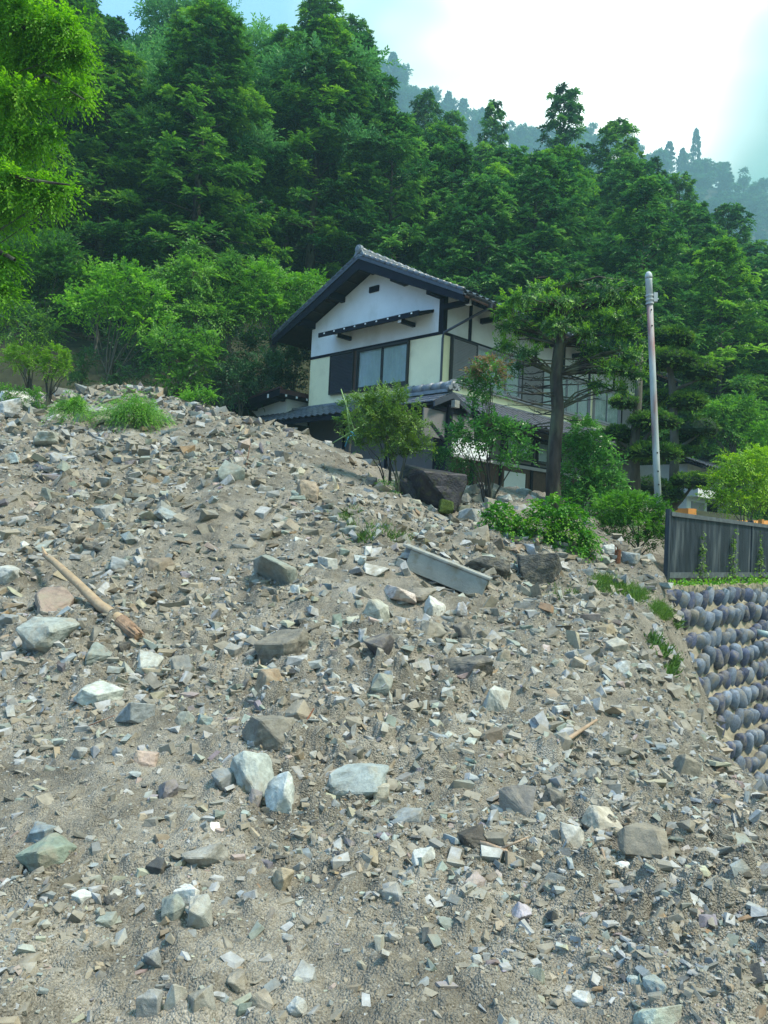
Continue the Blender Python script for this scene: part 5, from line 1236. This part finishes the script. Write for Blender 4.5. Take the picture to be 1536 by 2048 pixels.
# annex
an = empty('annex', (0,0,0)); an.parent = house
hp('annex_wall', MB().prism([(-.35,6.1,2.3),(-.35,9.6,2.3),(-.35,9.6,2.62),(-.35,6.1,3.06)], (2.2,0,0)), 'white', an)
hp('annex_roof', MB().prism([(-.95,5.7,3.20),(-.95,10.2,2.66),(-.95,10.2,2.58),(-.95,5.7,3.12)], (3.2,0,0)), 'timber', an)
hp('verge_board', MB().prism([(-.99,5.66,3.25),(-.99,10.25,2.69),(-.99,10.25,2.50),(-.99,5.66,3.04)], (.039,0,0)), 'timber', an)
hp('eave_trim', MB().box(-.99,2.3,5.62,5.659,3.10,3.24), 'redmetal', an); hp('verge_cap', MB().prism([(-1.02,5.62,3.30),(-1.02,10.27,2.735),(-1.02,10.27,2.70),(-1.02,5.62,3.255)], (.12,0,0)), 'redmetal', an)
for y in (6.25, 7.7): hp('roof_beam', MB().box(-.93,-.351,y-.07,y+.07,3.0-(y-6.1)*.12,3.13-(y-6.1)*.12), 'timber', an)
for k in range(4): hp('beam_cap', MB().box(-.8+k*.42,-.74+k*.42,5.60,5.619,3.02,3.085), 'whitecap', an)
hp('cap', MB().box(-1.0,-.991,6.2,6.27,3.0,3.12), 'whitecap', an)
hp('annex_lower_wall', MB().box(-.34,1.8,6.11,9.59,-.4,2.3), 'grey_wall', an)

# ------------------------------------------------------------------ neighbouring low house on the far side
nb0 = at(1395, 1010, 30); nb = empty('low_house', nb0, HA, 'low white walled building half hidden behind the cloud pruned trees', 'house')
def nbp(name, mb, mat): return mb.build(name, M[mat], nb)
nbp('wall', MB().box(-1.0,6,0,4,-1.5,1.5), 'white'); nbp('recess_shade_panel', MB().box(.9,1.9,-.03,-.001,-1.5,.15), 'timber'); nbp('shutter', MB().box(-.6,.55,-.05,-.002,-.8,.1), 'shutter')  # dark slab on the wall face paints the shade of a recess
nbp('white_fascia', MB().box(-1.2,3,-.5,-.001,.25,.55), 'whitecap'); nbp('beam', MB().box(-1.2,6,-.06,-.002,.56,.70), 'timber')
nbp('roof_deck', MB().prism([(-1.6,2,2.4),(-1.6,-.8,1.35),(-1.6,-.8,1.25),(-1.6,2,2.3)], (8,0,0)), 'timber')
rt_ = empty('roof', (0,0,0)); rt_.parent = nb
tile_field(rt_, (-1.5,-.82,1.36), (1,0,0), (0,1,.375), 26, 11, lambda i, j: j == 0 and i < 14)

# ------------------------------------------------------------------ retaining wall of round stones, fence on top
wall = empty('stone_retaining_wall', WP0, math.atan2(WD[1], WD[0]), 'mortared retaining wall of round blue grey stones set in rows under the fence', 'wall')
# local: x along the wall, y into the bank, -y towards the street, z up; the face leans back
BAT = .28
mbw = MB(); nx_, nz_ = 60, 44; vs = []; r_ = np.random.default_rng(8)
for j in range(nz_+1):
    for i in range(nx_+1):
        x = -.9 + 13 * i / nx_; z = -.12 - 5.0 * j / nz_
        vs.append((x, z * BAT * 1.0 + r_.normal(0, .012) - .02, z + r_.normal(0, .01)))
top = len(vs); vs += [(-.9 + 13 * i / nx_, .45, -.12) for i in range(nx_+1)]
fs_ = [(j*(nx_+1)+i, j*(nx_+1)+i+1, (j+1)*(nx_+1)+i+1, (j+1)*(nx_+1)+i) for j in range(nz_) for i in range(nx_)] + [(top+i, top+i+1, i+1, i) for i in range(nx_)]
mbw.add(vs, fs_); mbw.build('mortar_face', M['mortar'], wall)
cob = []
for s_ in range(10):
    bm = bmesh.new(); bmesh.ops.create_icosphere(bm, subdivisions=2, radius=1)
    rr = np.random.default_rng(700 + s_); ph = rr.uniform(0, 6, 3)
    for v in bm.verts:
        c = v.co; c = Vector([math.copysign(abs(q) ** .8, q) for q in c]); v.co = c * (1 + .13 * math.sin(c.x*2.3+ph[0]) * math.cos(c.z*2+ph[1]) + .05 * math.sin(c.y*5+ph[2]))
    me = bpy.data.meshes.new('cobble'); bm.to_mesh(me); bm.free(); me.polygons.foreach_set('use_smooth', np.ones(len(me.polygons), bool)); me.materials.append(M['wallstone']); cob.append(me)
for row in range(12):
    zc = -.34 - row * .335; x = -.5 + (row % 2) * .15; lean = -.35 if row % 2 else .35
    while x < (8.5 if row < 6 else 9.5):
        wdt = rs.uniform(.24, .34)
        zj = zc + rs.normal(0, .035); 
        if nt_[0] > 0 and len(wall.children) < 296:
            o = bpy.data.objects.new('cobble', cob[int(rs.integers(0, 10))]); COL.objects.link(o); o.parent = wall
            o.location = (x + wdt/2, zj * BAT - .035 - (.02 if row % 2 else 0), zj); big = .20 if row % 2 else .17
            o.scale = (wdt * .46, .105 if row % 2 else .085, big * rs.uniform(.85, 1.1)); o.rotation_euler = (BAT + rs.normal(0, .15), lean + rs.normal(0, .22), rs.normal(0, .2))
            k = rs.uniform(.7, 1.3); wet = rs.uniform() < .4
            o.color = ((.065*k, .08*k, .14*k, 1) if wet else (.15*k, .185*k, .245*k, 1))
        x += wdt * 1.02
# fence
fence = empty('slatted_fence', WP0, math.atan2(WD[1], WD[0]), 'dark weathered slatted fence standing on the stone wall', 'fence')
FH = 1.08
for k in range(150):
    x = .03 + k * .052
    if x > 7.6: break
    w_ = .034; b = MB().box(x, x+w_, .02, .04 + .004*(k % 3), .09, FH - .07); b.build('slat', M['fence'], fence)
for x0, x1 in ((0,1.9),(1.905,3.9),(3.905,7.7)):
    MB().box(x0, x1, -.015, .075, FH-.07, FH).build('top_rail', M['fence_rail'], fence); MB().box(x0, x1, -.01, .07, 0, .09).build('bottom_rail', M['fence_rail'], fence)
MB().box(0,7.6,.06,.085,.5,.56).build('back_rail', M['fence_rail'], fence)
for x in (-.06, 3.85, 7.7): MB().box(x, x+.07, .0, .07, -.1, FH+.04).build('post', M['fence'], fence)
# creeper on the fence, weeds at its foot
def creeper(name, label, mat, fn, n, L, Wd, sd_, tint=.5, cat='plant', stems=None, bark='bark_grey'):
    r = np.random.default_rng(sd_); P, D, N = fn(r, n); Lf = Leaves(sd_)
    Lf.blades(P, norm(D), norm(N), L * r.uniform(.6, 1.3, n), Wd * r.uniform(.7, 1.2, n), np.clip(r.normal(tint, .2, n), 0, 1))
    me = Lf.mesh(name); return me
def wl(x, y, z): return WP0 + WD * x + np.array([-WD[1], WD[0], 0]) * y + np.array([0, 0, z])
for ci_, (x0, top_, lab) in enumerate(((1.28, .85, 'thin creeper climbing the first third of the fence'), (2.75, .95, 'creeper strand reaching the fence rail in the middle'), (4.25, .95, 'creeper strand on the fence near the picture edge'))):
    r = np.random.default_rng(40 + ci_); n = 130; t = r.beta(1.1, 1.7, n) * top_; sp = .20 * (1 - t / top_) ** 3 + .03
    o0 = wl(x0, -.03, -.02); P = np.array([wl(x0 + r.normal(0, s_), -.03 - abs(r.normal(0, .02)), t_) for s_, t_ in zip(sp, t)]) - o0
    D = np.stack([r.normal(0, .6, n), r.normal(0, .6, n), r.uniform(-1, .3, n)], 1); Lf = Leaves(50 + ci_)
    Lf.blades(P, norm(D), np.tile(-WNv * 0 + np.array([.4, -.6, .5]), (n, 1)), r.uniform(.04, .075, n), r.uniform(.03, .05, n), np.clip(r.normal(.55, .25, n), 0, 1))
    o = empty('creeper', o0, 0, lab, 'plant', 'creepers on the fence'); link('leaves', Lf.mesh('leaves'), FOL['grassy'], o)
    MB().tube([(0,0,0), WD*.02 + (0,0,top_*.5), WD*-.01+(0,0,top_)], [.006,.005,.003], 4).build('stem', M['bark_grey'], o)
def grass_patch(name, label, pts, n, L, Wd, mat, sd_, lift=.0, cat='grass', spread=.9, ground=True, tint=.5):
    r = np.random.default_rng(sd_); pts = np.array(pts, float); P = []
    for k in range(n):
        i = r.integers(0, len(pts)); px = pts[i, 0] + r.normal(0, pts[i, 2] * .5); py = pts[i, 1] + r.normal(0, pts[i, 3] * .5); P.append((px, py))
    P = np.array(P); W3, ok = hit(P[:, 0], P[:, 1]); W3 = W3[ok]; n = len(W3)
    c0 = W3.mean(0); D = np.stack([r.normal(0, .5, n), r.normal(0, .5, n) - .15, np.abs(r.normal(.9, .3, n))], 1)
    Lf = Leaves(sd_); Lf.blades(W3 - c0, norm(D), norm(np.cross(D, r.normal(0, 1, (n, 3)))), L * r.uniform(.5, 1.4, n), Wd, np.clip(r.normal(tint, .2, n), 0, 1), fold=.1)
    o = link(name, Lf.mesh(name), FOL[mat]); o.location = V3(c0); return set_props(o, label, cat, None, 'stuff')
grass_patch('grass', 'green grass hanging over the lip of the terrace bank', [(1205,1168,22,10),(1240,1180,26,12),(1275,1195,20,12),(1315,1222,14,10),(1330,1235,10,8)], 5200, .13, .008, 'grassy', 61)
grass_patch('weeds', 'weeds growing between bank and stone wall', [(1310,1290,14,14),(1330,1310,14,10),(1350,1330,10,16),(1340,1350,8,12),(1355,1250,8,10)], 1100, .12, .02, 'grassy', 62, tint=.35)
grass_patch('weeds', 'thin dry weeds around the dwarf shrub and channel', [(760,1065,36,18),(700,1035,24,14),(800,1080,26,8),(690,1050,20,10),(730,1080,26,10)], 900, .13, .012, 'grassy', 63, tint=.3)
grass_patch('weeds', 'tiny green weeds sprouting high on the slope', [(265,1079,10,4),(225,1078,5,3),(445,946,8,2),(185,1410,4,3)], 160, .05, .02, 'ivy', 64, tint=.7)
grass_patch('weeds', 'small weeds at the foot of the long bank rock', [(1110,1190,8,14),(1140,1195,14,6),(1200,1185,24,8),(1070,1140,60,4)], 420, .12, .014, 'grassy', 65, tint=.4)
r = np.random.default_rng(66); n = 700; xs_ = r.uniform(-.2, 7.5, n); P = np.array([wl(x, -.18 + r.normal(0, .07), -.12 + abs(r.normal(0, .05))) for x in xs_]); Lf = Leaves(66)
D = np.stack([r.normal(0, .8, n), r.normal(0, .8, n), r.uniform(.1, 1, n)], 1)
Lf.blades(P - WP0, norm(D), norm(r.normal(0, 1, (n, 3)) + (0, -.3, 1)), r.uniform(.04, .10, n), r.uniform(.03, .05, n), np.clip(r.normal(.6, .22, n), 0, 1))
o = link('weeds', Lf.mesh('weeds'), FOL['ivy']); o.location = V3(WP0); set_props(o, 'leafy weeds along the top of the stone wall below the fence', 'weeds', None, 'stuff')
# drain pipe on the wall
pp = [wl(3.05, -.40, -1.0), wl(3.0, -.62, -1.02), wl(3.05, -.72, -1.1), wl(3.25, -1.15, -2.6)]
pr = empty('drain_pipe', wl(3.1, -.5, -1.2), 0, 'pale green plastic drain pipe bent down the stone wall', 'pipe'); b0 = wl(3.1, -.5, -1.2)
MB().tube([pp[0]-b0, pp[1]-b0], .06, 12).build('outlet', M['greenpipe'], pr, True); MB().tube([pp[1]-b0+(0,0,.02), pp[2]-b0], .075, 12).build('elbow', M['greenpipe'], pr, True); MB().tube([pp[2]-b0, pp[3]-b0], .06, 12).build('pipe_run', M['greenpipe'], pr, True)

# ------------------------------------------------------------------ pole, concrete channel, wood, bank rocks
pb, pt_ = at(1319, 1075, 14.2), at(1297, 548, 14.2); po = empty('utility_pole', pb, 0, 'slightly leaning grey pole with reddish stains and a metal cap', 'pole')
v_ = pt_ - pb; MB().tube([v_*0, v_*.3, v_*.6, v_*.89], [.064,.061,.058,.055], 16).build('shaft', M['pole'], po, True)
MB().tube([v_*.885, v_*.975, v_*.982], [.060,.060,.062], 16).build('upper_sleeve', M['capm'], po, True); MB().tube([v_*.983, v_*.99, v_*1.0, v_*1.008], [.067,.067,.06,.03], 16).build('cap', M['capm'], po, True)
for t in (.885, .90, .915): MB().tube([v_*t, v_*t + v_*.006], [.071,.071], 16).build('band', M['capm'], po)
MB().box(v_[0]*.91+.07,v_[0]*.91+.14,v_[1]*.91-.03,v_[1]*.91+.03,v_[2]*.895,v_[2]*.93).build('bracket', M['capm'], po); MB().tube([v_*.905+np.array([-.02,0,0]), v_*.905+np.array([.16,-.02,.0])], .012, 6).build('bolt', M['capm'], po)
for t in (.2,.25,.32,.8,.86): MB().box(v_[0]*t-.01,v_[0]*t+.01,v_[1]*t-.085,v_[1]*t-.06,v_[2]*t-.012,v_[2]*t+.012).build('bolt_hole', M['dark'], po)
# U channel on its side
A_, ok = hit([800], [1140]); B_, ok = hit([968], [1200]); A_, B_ = A_[0], B_[0]; A_ = A_ + (0,0,.16); B_ = B_ + (0,0,.11)
ax_ = norm(B_ - A_); ln_ = float(np.linalg.norm(B_ - A_)); sd3 = norm(np.cross(ax_, (0,0,1))); sd3 = sd3 if sd3[1] > 0 else -sd3; up_ = norm(np.cross(sd3, ax_)); up_ = up_ if up_[2] > 0 else -up_
ch = empty('concrete_channel', A_, 0, 'broken grey concrete U shaped drain channel lying on its side', 'drain channel')
def cb(u0, u1, s0, s1, t0, t1, name, mat='concrete'):
    c = [ax_*u + sd3*s + up_*t for t in (t0, t1) for (u, s) in ((u0,s0),(u1,s0),(u1,s1),(u0,s1))]
    o = MB().add(c, [(0,3,2,1),(4,5,6,7),(0,1,5,4),(1,2,6,5),(2,3,7,6),(3,0,4,7)]).build(name, M[mat], ch)
    m_ = o.modifiers.new('edge', 'BEVEL'); m_.width = .008; m_.segments = 2; return o
cb(.09, ln_, -.02, .03, -.12, .13, 'channel_side'); cb(-.02, ln_+.02, -.035, .25, .131, .165, 'channel_base'); cb(-.02, ln_, .21, .25, -.12, .13, 'channel_side'); cb(-.02, .088, -.035, .0, -.12, -.02, 'broken_lip')
# peeled log and sticks
def on(px, py, up=0.0): p, ok = hit([px], [py]); return p[0] + (0, 0, up)
L0, L1 = on(86, 1150, .24), on(296, 1318, .13); v_ = L1 - L0; perp = norm(np.cross(v_, (0,0,1)))
lg = empty('fallen_log', L0, 0, 'long peeled pale log with a torn reddish end', 'log'); r = np.random.default_rng(9)
pts = [v_*t + perp*(.03*math.sin(t*5)) + (0,0,.03*math.sin(t*7)) for t in np.linspace(0, .80, 9)]; MB().tube([p + r.normal(0, .006, 3) for p in pts], [.022,.036,.04,.044,.045,.05,.052,.056,.06], 12).build('trunk', M['log'], lg, True)
MB().tube([v_*.78+(0,0,-.01), v_*.86+(0,0,-.01), v_*.92+(0,0,-.015)], [.068,.062,.045], 9).build('torn_heart', M['logend'], lg)
for k in range(22):
    th_ = k * .2856 * 3; o_ = perp * math.cos(th_) * .05 + np.array([0,0,math.sin(th_) * .05]); MB().tube([v_*.79 + o_, v_*.86+o_*1.02, v_*(.91+r.uniform(-.03,.04)) + o_*.95], [.020,.015,.003], 4).build('torn_splinter', M['logend'], lg)
MB().tube([v_*.02, v_*-.03 + (0,0,.06)], [.03,.012], 6).build('branch_stub', M['log'], lg)
def stick(pts, r0, label, mat='stick', grp='loose sticks in the debris', fork=None):
    P = [on(*p) for p in pts]; o0 = P[0]; r0 *= .72; m = MB().tube([p - o0 for p in P], [r0 * (1 - .6 * i / (len(P) - 1)) for i in range(len(P))], 6)
    if fork:
        for f in fork: Q = [on(*q) - o0 for q in f]; m.tube(Q, [r0*.6, r0*.25], 5)
    o = m.build('stick', M[mat], None, True); o.location = V3(o0); return set_props(o, label, 'stick', grp)
stick([(1085,1512,.05),(1140,1492,.06),(1192,1476,.14)], .035, 'pale dry branch lying above the brown grey wedge stone', fork=[[(1085,1508,.05),(1120,1500,.10)]])
stick([(958,1716,.08),(1000,1722,.06),(1040,1738,.05)], .02, 'forked driftwood root among stones at the lower right', fork=[[(1000,1722,.06),(1055,1722,.12)],[(1010,1722,.06),(1030,1750,.03)]])
stick([(602,1475,.05),(626,1452,.12)], .016, 'red brown stick beside the hollow topped block', 'stump')
stick([(518,1345,.02),(519,1315,.10)], .014, 'short upright stick above the orange brown stone')
stick([(140,1468,.01),(190,1458,.04),(228,1445,.05)], .008, 'thin reddish twig on the fine soil patch', 'stump')
stick([(560,1235,.03),(640,1230,.05)], .008, 'thin twig right of the largest smooth boulder')
stick([(1200,1700,.03),(1212,1740,.03)], .016, 'small pale stick standing by the mud clod')
stick([(492,935,.02),(500,912,.25)], .012, 'bundle of thin reddish twigs high on the slope', 'stump', fork=[[(495,932,.02),(478,918,.16)],[(498,930,.02),(512,925,.1)]])
stick([(258,853,.05),(275,842,.12),(292,832,.22)], .05, 'broken yellow wood stump end under the feathery bough', 'log')
stick([(440,832,.05),(470,842,.06)], .02, 'red brown stick on the crest beside the annex', 'logend')
# twin white pipes on the crest
P0_, P1_ = on(190, 835, .12), on(225, 830, .15); o = MB().tube([P0_*0, P1_-P0_, (P1_-P0_)*2.2], .035, 8).build('buried_pipe', M['capm']); o.location = V3(P0_); set_props(o, 'grey pipe sticking out between the fallen boughs', 'pipe')
# bamboo props tied with blue rope
bp0 = at(706, 865, 16.8); bps = empty('bamboo_prop', bp0, 0, 'thin green bamboo canes crossed and tied with blue rope near the clipped ball', 'plant support')
for a, b_ in (((682,778),(712,872)),((692,800),(700,868)),((655,892),(740,842)),((704,866),(712,892))):
    MB().tube([at(*a,16.8)-bp0, at(*b_,16.8)-bp0], [.012,.014], 6).build('cane', M['bamboo'], bps, True)
MB().tube([at(700,862,16.78)-bp0, at(712,870,16.78)-bp0, at(698,872,16.78)-bp0, at(690,893,16.7)-bp0], .014, 6).build('rope', M['rope'], bps, True)
# bank rocks and stump
put_rock(862, 976, 112, 92, (.03,.028,.04), 'tall dark standing stone behind the small fir', 'garden rocks', seed=51, tilt=(.05,.05), mat='darkrock', d=13.6, yaw=.3)
put_rock(820, 985, 50, 60, (.03,.028,.04), 'dark mossy stone leaning on the tall dark one', 'garden rocks', seed=52, mat='darkrock', d=13.5)
put_rock(893, 1010, 36, 30, 'mud coloured', 'mossy cube at the foot of the tall dark stone', 'garden rocks', seed=57, mat='moss', d=13.1)
put_rock(972, 1126, 112, 54, (.1,.1,.1), 'long dark bank rock under the leafy mound, channel side', 'garden rocks', seed=53, mat='bankrock', deep=-.05, sink=.5, tilt=(0,.1), yaw=.2)
put_rock(1070, 1130, 92, 62, (.1,.1,.1), 'big rounded grey rock at the end of the long bank rock', 'garden rocks', seed=54, mat='bankrock', deep=-.1, sink=.35, yaw=.1, tilt=(0,0))
put_rock(880, 1095, 50, 36, 'mud coloured', 'muddy stone above the concrete channel', 'garden rocks', seed=55, d=11.7)
put_rock(745, 968, 34, 26, 'dark grey', 'dark pebble heap stone left of the small fir trunk', 'garden rocks', seed=56, d=13.4)
s0 = at(1232, 1160, 12.3); st = MB(); r = np.random.default_rng(12)
st.tube([(0,0,-.1),(0,0,.12),(.01,0,.32),(.03,0,.48)], [.06,.055,.05,.035], 9)
for k in range(5): st.tube([(r.normal(0,.02),0,.35),(r.normal(0,.03),0,.48+r.uniform(0,.1))], [.018,.004], 4)
o = st.build('tree_stump', M['stump'], None); o.location = V3(s0); set_props(o, 'rotten red brown stump standing between hedge and terrace', 'stump')
rub = [(975,990,40,22),(1010,1000,36,22),(1045,985,34,20),(940,1030,50,30),(960,1070,36,40),(905,1040,34,24),(1000,1015,30,20),(1220,1100,34,22),(1205,1120,36,22),(1260,1120,34,24),(1290,1125,30,18),(1245,1095,30,18),(930,1000,32,22),(1060,1000,30,18)]
for k, (px, py, w, h) in enumerate(rub):
    where = 'in the rubble heap before the house wall' if px < 1100 else 'in the stone heap beside the rotten stump'
    put_rock(px, py, w, h, PN[k % 6], f'{["grey","pale","greenish","bluish","tan","brown"][k % 6]} {"flat" if h/w < .62 else "blocky"} stone {where}' + ('' if k < 6 or px > 1100 else ', second one'), 'rubble stones before the house', seed=3000+k, me=shared[k % 20])
# digger parts above the fence
e0 = at(1540, 1050, 19); ex = empty('excavator', e0, .6, 'orange construction machine just showing above the fence', 'excavator')
MB().prism([(-.35,0,-.9),(.9,0,-.9),(.9,0,.12),(.25,0,.12),(-.1,0,-.08),(-.35,0,-.1)], (0,1.2,0)).build('body', M['orange'], ex); MB().tube([(.15,-.02,.08),(.7,-.02,.28),(1.1,-.02,.3)], [.10,.11,.11], 10).build('exhaust_cover', M['whitecap'], ex, True); MB().box(-.45,-.36,-.05,.05,-.9,.12).build('lever', M['orange'], ex)
for x in (0, .8): MB().tube([(x,-.25,-1.3),(x,1.4,-1.3)], .35, 16).build('track_roller', M['dark'], ex)
e1 = at(1372, 1022, 20); o = MB().box(-.15,.15,-.2,.2,-.7,.06).build('orange_crate', M['orange']); o.location = V3(e1); o.rotation_euler = (0,0,.5); set_props(o, 'orange box standing behind the near end of the fence', 'box')

# ------------------------------------------------------------------ air
hm = bpy.data.materials.new('haze'); hm.use_nodes = True; n = hm.node_tree; n.nodes.remove(n.nodes['Principled BSDF'])
pv = n.nodes.new('ShaderNodeVolumePrincipled'); pv.inputs['Color'].default_value = (.30, .52, .60, 1); pv.inputs['Density'].default_value = HAZE_DENSITY; pv.inputs['Anisotropy'].default_value = .1
n.links.new(pv.outputs[0], n.nodes['Material Output'].inputs['Volume'])
o = MB().box(-250,600,-70,520,-11,345).build('haze', hm); set_props(o, 'thin mist filling the valley air', 'mist', None, 'stuff')
